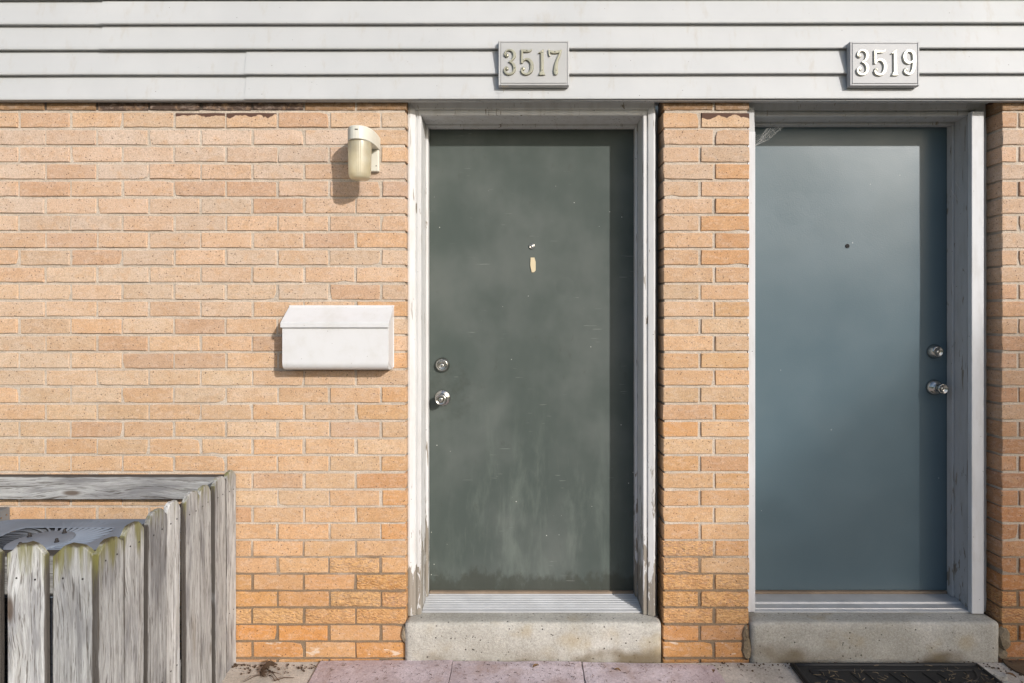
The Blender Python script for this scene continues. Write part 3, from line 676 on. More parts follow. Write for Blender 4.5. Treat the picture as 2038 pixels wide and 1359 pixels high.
def peephole(root, px, py, r, m):
    x, z = PX(px, YD), PZ(py, YD)
    o = local(MB().lathe([(r, -0.001), (r, 0.004), (r*0.85, 0.0055), (r*0.62, 0.0055), (r*0.55, 0.0030), (0.0005, 0.0030)], (x, YD, z), 'y', 20).build('peephole', m), root)
    c = MB().lathe([(r*0.5, 0.002), (r*0.4, 0.0045), (r*0.2, 0.0055), (0.0003, 0.0058)], (x, YD, z), 'y', 14).build('lens', M_BRASS_IN if m is M_NICKEL else M_DARK)
    c.parent = o
peephole(door1, 1058.5, 490, 0.0128, M_NICKEL); peephole(door2, 1686, 489.5, 0.0095, M_DARK)
z0, z1 = PZ(541.5, YD), PZ(512.5, YD); xc = PX(1060.5, YD)
local(MB().prism([(xc-.010, z1), (xc+.007, z1), (xc+.0125, z1-.02), (xc+.0125, z0+.008), (xc+.006, z0), (xc-.005, z0-.001), (xc-.0065, z0+.006), (xc-.0115, z0+.03)], YD-0.0035, YD-0.0005).build('sticker_remnant', M_TAPE), door1)

# ------------------------------------------------------------------ concrete doorsteps
def step(label, xa, xb, za):
    r = MB(); nx, nz = 64, 8; vs = []; ya = -0.02
    prof = [(0.19, 0.158), (0.06, 0.1590), (0.01, 0.1597), (-0.008, 0.1597), (-0.016, 0.1570), (-0.020, 0.150), (-0.0205, 0.12), (-0.020, 0.08), (-0.020, 0.04), (-0.017, 0.0), (-0.015, -0.03)]
    for i in range(nx+1):
        x = xa+(xb-xa)*i/nx
        for j, (y, z) in enumerate(prof):
            e = min(1, min(i, nx-i)/2.0)
            dz = mnoise.noise((x*6, z*9, 2))*0.0022; dy = mnoise.noise((x*7, z*7, 6))*0.003
            vs.append((x, y+dy+(1-e)*0.006 if y < 0.0 else y, z+dz*(1 if z > .1 else 0)-(1-e)*(0.004 if z > .14 else 0)))
    n = len(prof); fs = [(i*n+a, i*n+a+1, (i+1)*n+a+1, (i+1)*n+a) for i in range(nx) for a in range(n-1)]
    fs += [tuple(range(n)), tuple(nx*n+a for a in range(n))[::-1]]
    r.add(vs, fs, True)
    o = r.build('doorstep', M_STEP); tag(o, label, 'doorstep'); return o
s1 = step('worn concrete doorstep under the green door, yellow brown stains on its face', PX(806, -.02), PX(1316, -.02), 0)
s2 = step('grey concrete doorstep under the slate blue door, above the black mat', PX(1497, -.02), PX(1990, -.02), 0)
def smear(parent, pts, y):
    m = MB(); n = len(pts); cx = sum(p[0] for p in pts)/n; cz = sum(p[1] for p in pts)/n
    vs = [(x, 0.004, z) for x, z in pts]+[(cx+(x-cx)*.75, y+J(.003), cz+(z-cz)*.75) for x, z in pts]+[(cx, y-0.004, cz)]
    fs = [(k, (k+1) % n, n+(k+1) % n, n+k) for k in range(n)]+[(n+k, n+(k+1) % n, 2*n) for k in range(n)]
    local(m.add(vs, fs).build('mortar_smear', M_RENDER), parent)
blob = lambda cx, cy, rx, ry, n=11: [(PX(cx+rx*math.cos(2*PI*k/n)*random.uniform(.75, 1.15)), PZ(cy+ry*math.sin(2*PI*k/n)*random.uniform(.75, 1.15))) for k in range(n)]
smear(left, blob(806, 1262, 7, 20), -0.012); smear(pier, blob(1488, 1290, 15, 26), -0.008); smear(pier, blob(1484, 1262, 7, 18), -0.006)
smear(rp, blob(1996, 1268, 14, 26), -0.016); smear(rp, blob(1992, 1300, 12, 12), -0.012)

# ------------------------------------------------------------------ number plaques
def stroke(m, pts, conv, y0, h):
    """flattened raised ribbon along (x, z, halfwidth) points given in plaque drawing units"""
    P2 = [conv(a, b)+(c*conv.k*0.90,) for a, b, c in pts]
    Q = []                                            # smooth by Catmull-Rom
    for i in range(len(P2)-1):
        p0, p1, p2, p3 = P2[max(i-1, 0)], P2[i], P2[i+1], P2[min(i+2, len(P2)-1)]
        for t in (0, .34, .67):
            Q.append(tuple(0.5*((2*p1[q])+(-p0[q]+p2[q])*t+(2*p0[q]-5*p1[q]+4*p2[q]-p3[q])*t*t+(-p0[q]+3*p1[q]-3*p2[q]+p3[q])*t**3) for q in range(3)))
    Q.append(P2[-1]); sec = [(-1, 0), (-.96, .70), (-.70, .98), (-.3, 1), (.3, 1), (.70, .98), (.96, .70), (1, 0)]
    n = len(sec); vs = []
    for i, (x, z, wd) in enumerate(Q):
        a, b = Q[max(i-1, 0)], Q[min(i+1, len(Q)-1)]; dx, dz = b[0]-a[0], b[1]-a[1]; L = math.hypot(dx, dz) or 1
        for u, v in sec: vs.append((x-dz/L*u*wd, y0-v*h, z+dx/L*u*wd))
    fs = [(i*n+a, i*n+a+1, (i+1)*n+a+1, (i+1)*n+a) for i in range(len(Q)-1) for a in range(n-1)]
    fs += [tuple(range(n)), tuple((len(Q)-1)*n+a for a in range(n))[::-1]]
    m.add(vs, fs, False)
GL = {
 '3': ([[(262, 540, 14), (258, 495, 18), (290, 440, 20), (350, 420, 22), (412, 438, 32), (450, 490, 40), (455, 545, 40), (432, 600, 30), (395, 640, 20), (345, 662, 14)],
        [(345, 662, 14), (400, 682, 24), (445, 735, 38), (460, 805, 38), (440, 872, 34), (400, 908, 28), (345, 922, 26), (290, 905, 26), (256, 862, 24), (256, 810, 20), (290, 775, 18), (325, 790, 16)]], [(295, 532, 44), (305, 808, 34)], [(297, 533), (462, 802)]),
 '5': ([[(600, 440, 34), (700, 440, 34), (780, 440, 26), (822, 408, 8)], [(612, 415, 30), (612, 560, 28), (612, 692, 28)],
        [(600, 690, 10), (640, 640, 22), (700, 610, 26), (765, 630, 38), (812, 695, 42), (820, 785, 44), (795, 868, 42), (740, 915, 30), (680, 920, 26), (622, 888, 26), (604, 835, 24)]], [(636, 812, 40)], [(715, 441), (637, 812)]),
 '1': ([[(1030, 440, 40), (1032, 660, 41), (1034, 905, 42)], [(1062, 412, 8), (1015, 458, 22), (958, 484, 10)], [(1030, 870, 46), (1028, 925, 78), (1028, 940, 82)]], [], [(1033, 478), (1035, 845)]),
 '7': ([[(1168, 410, 14), (1178, 480, 24), (1190, 550, 14)], [(1168, 440, 24), (1230, 462, 32), (1300, 468, 36), (1380, 455, 32), (1438, 420, 12)],
        [(1420, 440, 26), (1395, 520, 30), (1352, 620, 33), (1324, 720, 42), (1314, 820, 54), (1315, 890, 56), (1315, 935, 30)]], [], [(1297, 465), (1326, 848)]),
 '9': ([[(1455, 440, 28), (1388, 452, 34), (1350, 520, 42), (1346, 585, 42), (1372, 655, 40), (1430, 692, 28), (1492, 672, 24), (1530, 640, 20)],
        [(1455, 440, 28), (1515, 468, 38), (1542, 540, 44), (1546, 640, 44), (1540, 740, 44), (1522, 832, 40), (1478, 905, 32), (1420, 922, 26), (1362, 890, 26), (1347, 835, 22)]], [(1380, 825, 40)], [(1532, 535), (1377, 828)]),
}
def plaque(label, x0, y0, x1, y1, digits, zoom, ox, oy, mat, pm):
    YB, YF = -0.0295, -0.053
    xa, xb, za, zb = PX(x0, YF), PX(x1, YF), PZ(y1, YF), PZ(y0, YF)
    r = thing('number_plaque', label, 'house number', ((xa+xb)/2, YB, za))
    parts = []
    parts.append(MB().box(xa, xb, YF, YB, za, zb, 0.004).build('backing_board', pm))
    t = 0.0105                                          # raised panel with a groove round it
    parts.append(MB().box(xa+t, xb-t, YF-0.0030, YF+0.001, za+t, zb-t*0.9, 0.0014).build('raised_panel', pm))
    lip = MB()
    for a in ((xa+.002, xa+t-.002, za+.002, zb-.002), (xb-t+.002, xb-.002, za+.002, zb-.002), (xa+t-.0015, xb-t+.0015, za+.002, za+t-.002), (xa+t-.0015, xb-t+.0015, zb-t+.002, zb-.002)):
        lip.box(a[0], a[1], YF-0.0028, YF+0.001, a[2], a[3], 0.0012)
    parts.append(lip.build('rim', pm))
    yd = YF-0.0028
    def conv(a, b): return (PX(ox+a/zoom, yd), PZ(oy+b/zoom, yd))
    conv.k = (D+yd)/F/zoom
    for ch, dx, dy in digits:
        st, balls, scr = GL[ch]; m = MB()
        for i, s_ in enumerate(st): stroke(m, [(a+dx, b+dy, c) for a, b, c in s_], conv, yd, 0.0075+0.0002*i)
        for a, b, c in balls:
            X, Z = conv(a+dx, b+dy); R = c*conv.k
            m.lathe([(R, 0), (R, .0045), (R*.75, .0068), (R*.3, .0074)], (X, yd, Z), 'y', 16)
        o = m.build('numeral', mat); o['label'] = 'raised metal numeral %s' % ch; parts.append(o)
        for a, b in scr:
            X, Z = conv(a+dx, b+dy)
            q = MB().lathe([(0.0019, .005), (0.0019, .0084), (0.0008, .009)], (X, yd, Z), 'y', 8).build('screw', M_NAIL); q.parent = o
    for p in parts: local(p, r)
    return r
plaque('grey plaque with tarnished metal numbers 3517 on the siding', 991.5, 80.5, 1133, 171, [('3', 0, 0), ('5', 0, 0), ('1', 0, 0), ('7', 0, 0)], 10.453, 980, 60, M_NUM_DULL, M_PLAQUE)
plaque('grey plaque with bright polished numbers 3519 on the siding', 1690.5, 82.5, 1830, 171.5, [('3', 115, 10), ('5', 122, 15), ('1', 118, 10), ('9', 0, 0)], 10.4556, 1670, 60, M_NUM_BRIGHT, M_PLAQUE2)

# ------------------------------------------------------------------ wall lamp
lx, ly, R = -0.650, -0.112, 0.052
lamp = thing('wall_lamp', 'cream wall lamp with ribbed yellowed glass jar on the brick', 'wall lamp', (lx, 0, 2.02))
def dshape(rad, cy, n=22):
    sg = lambda a: math.copysign(abs(a)**(2/2.5), a); k_ = rad/R
    return [(lx+0.0545*k_, -0.001)]+[(lx+0.0545*k_*sg(math.cos(t)), -0.03-(0.135*k_)*abs(sg(math.sin(t)))) for t in [PI*k/n for k in range(n+1)]]+[(lx-0.0545*k_, -0.001)]
m = MB(); rings = [(R*0.985, 2.1085), (R, 2.1105), (R, 2.158), (R-0.003, 2.1635), (R-0.010, 2.166)]
vs = []; nn = len(dshape(R, ly))
for rad, z in rings: vs += [(x, y, z) for x, y in dshape(rad, ly)]
fs = [(i*nn+k, i*nn+(k+1) % nn, (i+1)*nn+(k+1) % nn, (i+1)*nn+k) for i in range(len(rings)-1) for k in range(nn)]
fs += [tuple(range(nn))[::-1], tuple((len(rings)-1)*nn+k for k in range(nn))]
m.add(vs, fs); local(m.build('cap', M_CREAM), lamp)
local(MB().box(lx-R, lx+R, -0.020, 0.004, 2.018, 2.1083, 0.003).build('back_plate', M_CREAM), lamp)
m = MB(); n = 96; prof = [(0.0445, 2.108), (0.0450, 2.090), (0.0440, 2.06), (0.0425, 1.985), (0.0405, 1.970), (0.034, 1.963), (0.001, 1.9625)]; vs = []
for i, (r_, z) in enumerate(prof):
    for k in range(n):
        rr = r_*(1+(0.022 if k % 3 == 0 else -0.008)*(1 if 0 < i < 4 else 0)); vs.append((lx+rr*math.cos(2*PI*k/n), ly+rr*math.sin(2*PI*k/n), z))
m.add(vs, [(i*n+k, i*n+(k+1) % n, (i+1)*n+(k+1) % n, (i+1)*n+k) for i in range(len(prof)-1) for k in range(n)], True)
local(m.build('glass_jar', M_GLASS), lamp)
sx, sz = PX(709, -0.165), PZ(257, -0.165)
dy = -0.1645
local(MB().box(sx-.006, sx+.006, dy-0.0012, dy+0.006, sz-.0025, sz+.0025, .001).build('vent_slot', M_BARK), lamp)
local(MB().lathe([(0.0025, 0), (0.002, 0.0012)], (lx+0.042, -0.020, 2.04), 'y', 8).build('screw', M_NAIL), lamp)

# ------------------------------------------------------------------ mailbox
mx0, mx1 = PX(578), PX(785)
mb = thing('mailbox', 'white metal mailbox with hinged sloping lid on the brick', 'mailbox', ((mx0+mx1)/2, 0, 1.207))
zb, zl, zt, dp = 1.206, 1.378, 1.467, 0.098
def arc(cy, cz, r, a0, a1, n): return [(cy+r*math.cos(a0+(a1-a0)*i/n), cz+r*math.sin(a0+(a1-a0)*i/n)) for i in range(n+1)]
body = [(-0.006, zt-0.012), (-dp+0.006, zl+0.004)]+[(-dp+0.006, zl)]+arc(-dp+0.006+0.030, zb+0.030, 0.030, PI, 1.5*PI, 8)+[(-0.006, zb)]
local(MB().extr_x(body, mx0+0.004, mx1-0.006).build('box_body', M_MAIL), mb)
lid = [(-0.0005, zt-0.004), (-0.0005, zt), (-0.012, zt), (-0.014, zt-0.009), (-0.016, zt-0.0085), (-dp-0.0015, zl+0.019), (-dp-0.003, zl+0.016), (-dp-0.003, zl-0.001), (-dp+0.001, zl-0.001), (-dp+0.001, zl+0.014), (-0.016, zt-0.013)]
local(MB().extr_x(lid, mx0, mx1).build('lid', M_MAIL), mb)
for x in (mx0+0.0005, mx1-0.0021):        # folded end flaps of the lid
    local(MB().extr_x([(-0.004, zt-0.013), (-dp+0.0012, zl+0.012), (-dp+0.0012, zl+0.001), (-0.004, zt-0.045)], x, x+0.0015).build('lid_flap', M_MAIL), mb)
local(MB().box(mx0+0.002, mx1-0.001, -0.0055, -0.0005, zb+0.004, zt-0.006, 0.001).build('back_plate', M_MAIL), mb)
local(MB().extr_x([(-0.006, zb-0.0), (-0.006, zt-0.05), (-dp+0.012, zl), (-dp+0.012, zb+0.03), (-0.03, zb+0.002)], mx1-0.0058, mx1-0.0042).build('side_panel', M_MAIL), mb)

# ------------------------------------------------------------------ fence round the condenser
XF, YFR = -1.187, -0.805
fence = thing('picket_fence', 'low weathered grey picket fence round the air conditioner, mossy pointed tops', 'fence', (-1.6, -0.4, 0))
def picket(wd, h, th, seed):
    th = 0.015
    rnd = random.Random(seed); m = MB(); c = wd*0.27; ch = 0.030+rnd.uniform(-.004, .006)
    n = 7; top = [(-wd/2, h-ch+rnd.uniform(-.005, .005)), (-wd/2+c*0.5, h-ch*0.5+rnd.uniform(-.004, .004)), (-wd/2+c, h-0.003)]
    top += [(-wd/2+c+(wd-2*c)*t, h+rnd.uniform(-.0038, .0030)) for t in (0.33, 0.66)]+[(wd/2-c, h-0.003), (wd/2-c*0.5, h-ch*0.5+rnd.uniform(-.004, .004)), (wd/2, h-ch+rnd.uniform(-.005, .005))]
    N = 10; rows = []
    # long boards with slightly wavy edges and a worn arris
    wv = lambda z, s: 0.0016*mnoise.noise((z*4.5, s*3.3, seed*1.9))
    L = [(-wd/2+wv(h*i/N, 0), h*i/N) for i in range(0, N)]; L = [(x, z) for x, z in L if z < h-ch-0.02]
    Rr = [(wd/2+wv(h*i/N, 1), h*i/N) for i in range(0, N)]; Rr = [(x, z) for x, z in Rr if z < h-ch-0.02]
    poly = L+top+Rr[::-1]; k = len(poly); e = 0.0022; cx, cz = 0, h/2
    ins = [(x-math.copysign(e, x) if abs(x) > 1e-6 else x, z-(e if z > h*0.8 else 0)) for x, z in poly]
    vs = [(x, 0.0, z) for x, z in ins]+[(x, e, z) for x, z in poly]+[(x, th, z) for x, z in poly]
    fs = [tuple(range(k))]+[(i, (i+1) % k, (i+1) % k+k, i+k) for i in range(k)]+[(i+k, (i+1) % k+k, (i+1) % k+2*k, i+2*k) for i in range(k)]+[tuple(range(3*k-1, 2*k-1, -1))]
    # object origin at the top, so the weathering follows each board's own end
    vs = [(x, y, z-h) for x, y, z in vs]
    return m.add(vs, fs)
nails = MB()
fx = [(13, 90), (104, 186)]
front = [((PX(a, YFR)+PX(b, YFR))/2, PX(b, YFR)-PX(a, YFR)) for a, b in fx]
front += [(front[0][0]-0.127*i, 0.110) for i in (1, 2, 3, 4, 5)]
for i, (x, wd) in enumerate(front):
    h = 0.790+J(.004)
    o = picket(wd, h, 0.018, 40+i).build('picket', M_WOOD_ALG, None, (x, YFR, h-0.005), (0, J(.006), J(.01))); local(o, fence)
    for dx in (-wd*.24, wd*.24): nails.lathe([(0.0030, 0), (0.0026, 0.0010)], (x+dx, YFR-0.0002, PZ(1152, YFR)+J(.003)), 'y', 8)
edges = [192, 249, 293, 335, 366, 399, 425, 451, 474]
for i in range(8):
    d0, d1 = [-XF*F/(CX-e)-D for e in (edges[i], edges[i+1])]
    wd = d1-d0-(0.010, 0.010, 0.011, 0.010, 0.011, 0.010, 0.016, 0.016)[i]; yc = (d0+d1)/2; h = 0.795+J(.005)+(0.004 if i else -.008); dx = (0.0, -0.006, -0.001, -0.008, 0.001, -0.007, 0.0, -0.005)[i]+J(.001)
    o = picket(wd, h, 0.018, 60+i).build('picket', M_WOOD_ALG if i < 2 else M_WOOD_SIDE, None, (XF+dx, yc, h-0.008), (J(.006), 0, PI/2+J(.012))); local(o, fence)
    for dy in (-wd*.22, wd*.22):
        m2 = MB().lathe([(0.0028, 0), (0.0024, 0.001)], (0, 0, 0), 'y', 8)
        zz = 0.725-0.010*i/8+J(.004)
        nails.add([(XF+dx+0.0003-v[1], yc+dy+v[0], zz+v[2]) for v in m2.v], m2.f, True)
        nails.add([(XF+dx+0.0003-v[1], yc+dy+v[0], 0.22+v[2]) for v in m2.v], m2.f, True)
local(nails.build('nail_heads', M_NAIL, kind='stuff'), fence)
def rail(x0, x1, y0, y1, z0, z1, axis, mat=M_WOOD):
    """rail whose grain runs along its length (local z)"""
    if axis == 'x': L, a, b = x1-x0, y1-y0, z1-z0
    else: L, a, b = y1-y0, x1-x0, z1-z0
    mb_ = MB().box(-b/2, b/2, -a/2, a/2, -L/2, L/2, 0.003)
    loc = ((x0+x1)/2, (y0+y1)/2, (z0+z1)/2)
    if axis == 'x': rot = Matrix(((0, 0, 1), (0, 1, 0), (-1, 0, 0))).to_euler()    # local z -> x, local x -> -z
    else: rot = Matrix(((0, 1, 0), (0, 0, 1), (1, 0, 0))).to_euler()
    o = mb_.build('rail', mat, None, loc, rot); return local(o, fence)
rail(-2.75, XF-0.030, -0.046, -0.010, PZ(994.5, -.046), PZ(948, -.046), 'x', M_WOOD_RAIL)
rail(-2.75, XF-0.028, YFR+0.0195, YFR+0.0550, PZ(1184, YFR+.02), PZ(1103, YFR+.02), 'x', M_WOOD_DK)
rail(-2.75, XF-0.028, YFR+0.0195, YFR+0.0550, 0.12, 0.21, 'x', M_WOOD_DK)
rail(XF-0.062, XF-0.026, YFR+0.058, -0.050, 0.655, 0.742, 'y')
rail(XF-0.062, XF-0.026, YFR+0.058, -0.012, 0.12, 0.21, 'y')

# ------------------------------------------------------------------ air conditioner condenser
ax0, ax1, ay0, ay1, atop = -2.03, -1.335, -0.70, -0.145, 0.632
ac = thing('air_conditioner', 'grey blue outdoor air conditioner with spiral fan vents behind the picket fence', 'air conditioner', ((ax0+ax1)/2, (ay0+ay1)/2, 0))
def rrect(x0, x1, y0, y1, r, n=6):
    p = []
    for cx, cy, a in ((x1-r, y1-r, 0), (x0+r, y1-r, PI/2), (x0+r, y0+r, PI), (x1-r, y0+r, 1.5*PI)):
        p += [(cx+r*math.cos(a+PI/2*i/n), cy+r*math.sin(a+PI/2*i/n)) for i in range(n+1)]
    return p
def slab_z(loops):
    m = MB(); n = len(loops[0][0]); vs = []
    for pts, z in loops: vs += [(x, y, z) for x, y in pts]
    fs = [(i*n+k, i*n+(k+1) % n, (i+1)*n+(k+1) % n, (i+1)*n+k) for i in range(len(loops)-1) for k in range(n)]
    return m, vs, fs, n
# the top pan: outer lip, then a ring joining it to the round fan opening
N = 56; acx, acy, ro = -1.690, -0.385, 0.215
outer = rrect(ax0, ax1, ay0, ay1, 0.06, 13)
def ring_from(pts, z): return [(x, y, z) for x, y in pts]
m = MB(); ang = [math.atan2(y-acy, x-acx) for x, y in outer]; no = len(outer)
inner = [(acx+ro*math.cos(a), acy+ro*math.sin(a)) for a in ang]
shr = lambda pts, s: [((x-(ax0+ax1)/2)*s+(ax0+ax1)/2, (y-(ay0+ay1)/2)*s+(ay0+ay1)/2) for x, y in pts]
loops = [ring_from(outer, atop-0.045), ring_from(outer, atop-0.008), ring_from(shr(outer, .985), atop), ring_from(inner, atop+0.004), ring_from([((x-acx)*.97+acx, (y-acy)*.97+acy) for x, y in inner], atop+0.002)]
vs = [v for l in loops for v in l]
m.add(vs, [(i*no+k, i*no+(k+1) % no, (i+1)*no+(k+1) % no, (i+1)*no+k) for i in range(len(loops)-1) for k in range(no)])
top = local(m.build('top_pan', M_AC), ac)
def sub(o): o.parent = top; return o
sub(MB().lathe([(ro*.965, atop+0.001), (ro*.965, atop-0.040), (0.002, atop-0.040)], (acx, acy, 0), 'z', 40, closed=False).build('fan_opening', M_AC_DK))
hub = sub(MB().lathe([(0.098, atop-0.030), (0.098, atop+0.004), (0.092, atop+0.0065), (0.002, atop+0.0075)], (acx, acy, 0), 'z', 40).build('fan_hub', M_AC))
NV = 38
m = MB(); vs = []; r0, r1, T = 0.096, 0.212, 8
for i in range(T+1):
    t = i/T; r_ = r0+(r1-r0)*t; a = 0.30*t
    up = 0.010*math.sin(PI*min(1, t*1.05+.02))**.5 if 0 < t < 1 else 0.001
    for da, z in ((0.024, atop+0.003+up*0.12), (-0.010, atop+0.0025+up*0.10), (-0.046, atop+0.000)):
        q = a+da; vs.append((r_*math.cos(q), r_*math.sin(q), z))
fs = [(i*3+a, i*3+a+1, (i+1)*3+a+1, (i+1)*3+a) for i in range(T) for a in (0, 1)]
m.add(vs, fs); vme = m.mesh('vane'); vme.materials.append(M_AC)
for k in range(NV):
    sub(place('vane', vme, None, (acx, acy, 0), (0, 0, 2*PI*k/NV)))
for (x, y) in ((-1.756, -.352), (-1.66, -.316), (-1.62, -.402), (-1.716, -.438)):
    sub(MB().lathe([(0.0075, atop+0.006), (0.0075, atop+0.010), (0.0050, atop+0.010), (0.0050, atop+0.018), (0.003, atop+0.020)], (x, y, 0), 'z', 10).build('bolt', M_NAIL))
local(MB().box(ax0+0.03, ax1-0.03, ay0+0.03, ay1-0.03, 0.05, atop-0.05).build('coil', M_AC_DK), ac)
for k in range(16):
    z = 0.09+k*0.031
    lv = MB()
    lv.box(ax0+0.012, ax1-0.012, ay0+0.010, ay0+0.016, z, z+0.012)
    local(lv.build('louver', M_AC_DK), ac)
for x in (ax0+0.01, ax1-0.03):
    for y in (ay0+0.006, ay1-0.026): local(MB().box(x, x+0.02, y, y+0.02, 0.03, atop-0.0455).build('corner_post', M_AC), ac)
local(MB().box(ax0+0.005, ax1-0.005, ay0+0.005, ay1-0.005, 0.0, 0.05, 0.006).build('base_pan', M_AC), ac)

db = thing('disconnect_box', 'small grey electrical box on the brick behind the air conditioner', 'electrical box', (-2.25, 0, 0.5))
local(MB().box(-2.36, -2.130, -0.085, -0.001, 0.44, 0.632, 0.003).build('box_body', M_BOX), db)
local(MB().box(-2.366, -2.124, -0.092, -0.060, 0.575, 0.640, 0.003).build('cover', M_BOX), db)
for y, z in ((-.02, .605), (-.045, .60), (-.03, .565), (-.03, .50)):
    local(MB().box(-2.1302, -2.1275, y-.003, y+.003, z-.003, z+.003, .0007).build('screw', M_NICKEL), db)

# ------------------------------------------------------------------ doormat
mat = thing('doormat', 'black moulded rubber doormat littered with needles below the slate blue door', 'doormat', (1.46, -0.28, 0))
mx, my, mw, md, mz = 1.463, -0.295, 0.762, 0.50, 0.004
def mat_pt(u, v, z): return (mx+u*mw/2*(1-0.0*v), my+v*md/2, mz+z+0.003*mnoise.noise((u*2, v*2, 8)))
m = MB(); vs = []; NX, NY = 24, 14
for j in range(NY+1):
    for i in range(NX+1): vs.append(mat_pt(-1+2*i/NX, -1+2*j/NY, 0.006))
W = NX+1; fs = [(j*W+i, j*W+i+1, (j+1)*W+i+1, (j+1)*W+i) for j in range(NY) for i in range(NX)]
ring = list(range(W))+[(j+1)*W-1 for j in range(1, NY+1)]+[NY*W+i for i in range(NX-1, -1, -1)]+[j*W for j in range(NY-1, 0, -1)]
n0 = len(vs); vs += [(vs[i][0]*1.0, vs[i][1], 0.0) for i in ring]
fs += [(ring[k], n0+k, n0+(k+1) % len(ring), ring[(k+1) % len(ring)]) for k in range(len(ring))]
m.add(vs, fs); local(m.build('base_sheet', M_RUBBER), mat)
def ridge(pts, w_=0.006, h=0.006):
    mm = MB(); mm.tube([mat_pt(u, v, 0.006) for u, v in pts], w_*0.75, 6); return mm
B = [(-.97, -.95), (.97, -.95), (.97, .95), (-.97, .95), (-.97, -.95)]
mm = MB()
for a, b in zip(B, B[1:]): mm.tube([mat_pt(a[0]+(b[0]-a[0])*t/8, a[1]+(b[1]-a[1])*t/8, 0.006) for t in range(9)], 0.0075, 6)
local(mm.build('border', M_RUBBER), mat)
for rr in (0.92, 0.84):
    pass
for cx, sg in ((-.86, 1), (.86, -1)):
    for off in (0.0, 0.10):
        pts = [(cx+sg*off+sg*0.22*(1-math.cos(t)), 0.84-off*.3-0.35*math.sin(t)) for t in [0.15+1.3*i/8 for i in range(9)]]
        local(ridge(pts).build('ridge', M_RUBBER), mat)
for u in (-.45, -.30, -.05, .08, .30, .45):
    pts = [(u+0.16*t, 0.72-1.2*t) for t in [i/6 for i in range(7)]]
    local(ridge(pts).build('ridge', M_RUBBER), mat)
local(ridge([(-.85+1.7*i/14, .80) for i in range(15)], .005).build('ridge', M_RUBBER), mat)

# ------------------------------------------------------------------ litter
ndl = MB()
for i in range(170):
    u, v = J(.93), random.triangular(-1, .9, .5); p = Vector(mat_pt(u, v, 0.011+random.random()*.006)); a = random.uniform(0, 2*PI); L = random.uniform(.008, .035); cv = J(.003)
    d = Vector((math.cos(a), math.sin(a), J(.12))); q = Vector((-d.y, d.x, 0.2))
    ndl.tube([p-d*L/2, p+q*cv, p+d*L/2], random.uniform(.0006, .0012), 4)
tag(ndl.build('pine_needles', M_STRAW), 'dry straw coloured needles scattered over the black doormat', 'needles', kind='stuff')
tw = MB(); c0 = Vector((PX(533, -.10), -0.085, -0.004))
rnd = random.Random(5)
for i in range(30):                                    # curled knot of dead stems
    a0 = rnd.uniform(1.2, 2.4); a1 = a0+rnd.uniform(1.6, 3.6); r_ = rnd.uniform(.018, .034); zz = rnd.uniform(.002, .02)
    pts = [c0+Vector((r_*math.cos(a0+(a1-a0)*t/6)*0.9, r_*math.sin(a0+(a1-a0)*t/6)*1.5, zz+rnd.uniform(0, .006))) for t in range(7)]
    tw.tube(pts, [0.0012, .0018, .0022, .0020, .0018, .0014, .0008], 5)
for (x, y, x2, y2) in ((520, 1322, 556, 1326), (545, 1350, 586, 1344), (525, 1335, 560, 1338), (536, 1340, 548, 1350), (462, 1327, 484, 1320), (527, 1338, 483, 1352), (530, 1328, 556, 1350)):
    ya, yb = -(y-1312)*0.0037-0.01, -(y2-1312)*0.0037-0.01
    a, b = Vector((PX(x, ya), ya, 0.003)), Vector((PX(x2, yb), yb, 0.001))
    tw.tube([a, a.lerp(b, .5)+Vector((0, 0, .006)), b], [.0020, .0017, .0009], 5)
tag(tw.build('dead_twigs', M_TWIG), 'tangled clump of dead brown stems on the concrete beside the fence', 'twigs', kind='stuff')
def leaf(px, py, ln, rot, label):
    y = -(py-1312)*0.0037-0.01; x = PX(px, y); m = MB(); vs = []
    for i in range(6):
        t = i/5; w_ = ln*0.28*math.sin(PI*min(1, t*.95+.03))
        for s in (-1, 0, 1): vs.append((ln*(t-.5), s*w_, 0.004*math.sin(PI*t)+abs(s)*.004+.0015))
    fs = [(i*3+a, i*3+a+1, (i+1)*3+a+1, (i+1)*3+a) for i in range(5) for a in (0, 1)]
    o = m.add(vs, fs, True).build('dead_leaf', M_LEAF, None, (x, y, 0.010), (0, 0, rot)); tag(o, label, 'dead leaf', 'dead leaves on the paving')
leaf(1066, 1329, .030, .6, 'curled tan dead leaf on the middle mauve paver')
leaf(1229, 1336, .026, -.4, 'small brown dead leaf on the right mauve paver')
leaf(1420, 1338, .022, 1.2, 'tiny brown dead leaf where the mauve paver meets grey concrete')
leaf(2012, 1345, .034, 2.2, 'brown dead leaf on the soil below the right brick wall end')
lit = MB()
for i in range(260):
    px = random.uniform(630, 1560); y = -random.triangular(0.03, 0.30, 0.05); x = PX(px, y); a = random.uniform(0, PI); L = random.uniform(.0015, .008)
    z = 0.012 if px < 1420 else 0.004
    d = Vector((math.cos(a)*L, math.sin(a)*L, 0)); c = Vector((x, y, z+J(.001))); lit.tube([c-d, c+d*.3+Vector((0, 0, .002)), c+d], random.uniform(.0004, .0010), 4)
for i in range(330):                                   # crumbs along the wall foot and the right corner
    px = random.choice((random.uniform(1900, 2037), random.uniform(1420, 1990), random.uniform(460, 640))); y = -0.03-abs(random.gauss(0, .03)) if px < 1900 else -random.uniform(.02, .2)
    x = PX(px, y); r_ = random.uniform(.0015, .005); lit.lathe([(r_, 0), (r_*.8, r_*.7), (r_*.2, r_)], (x, y, -.004 if px < 1420 else .002), 'z', 5, False)
tag(lit.build('plant_litter', M_TWIG), 'fine brown plant crumbs strewn over the paving along the wall', 'litter', kind='stuff')

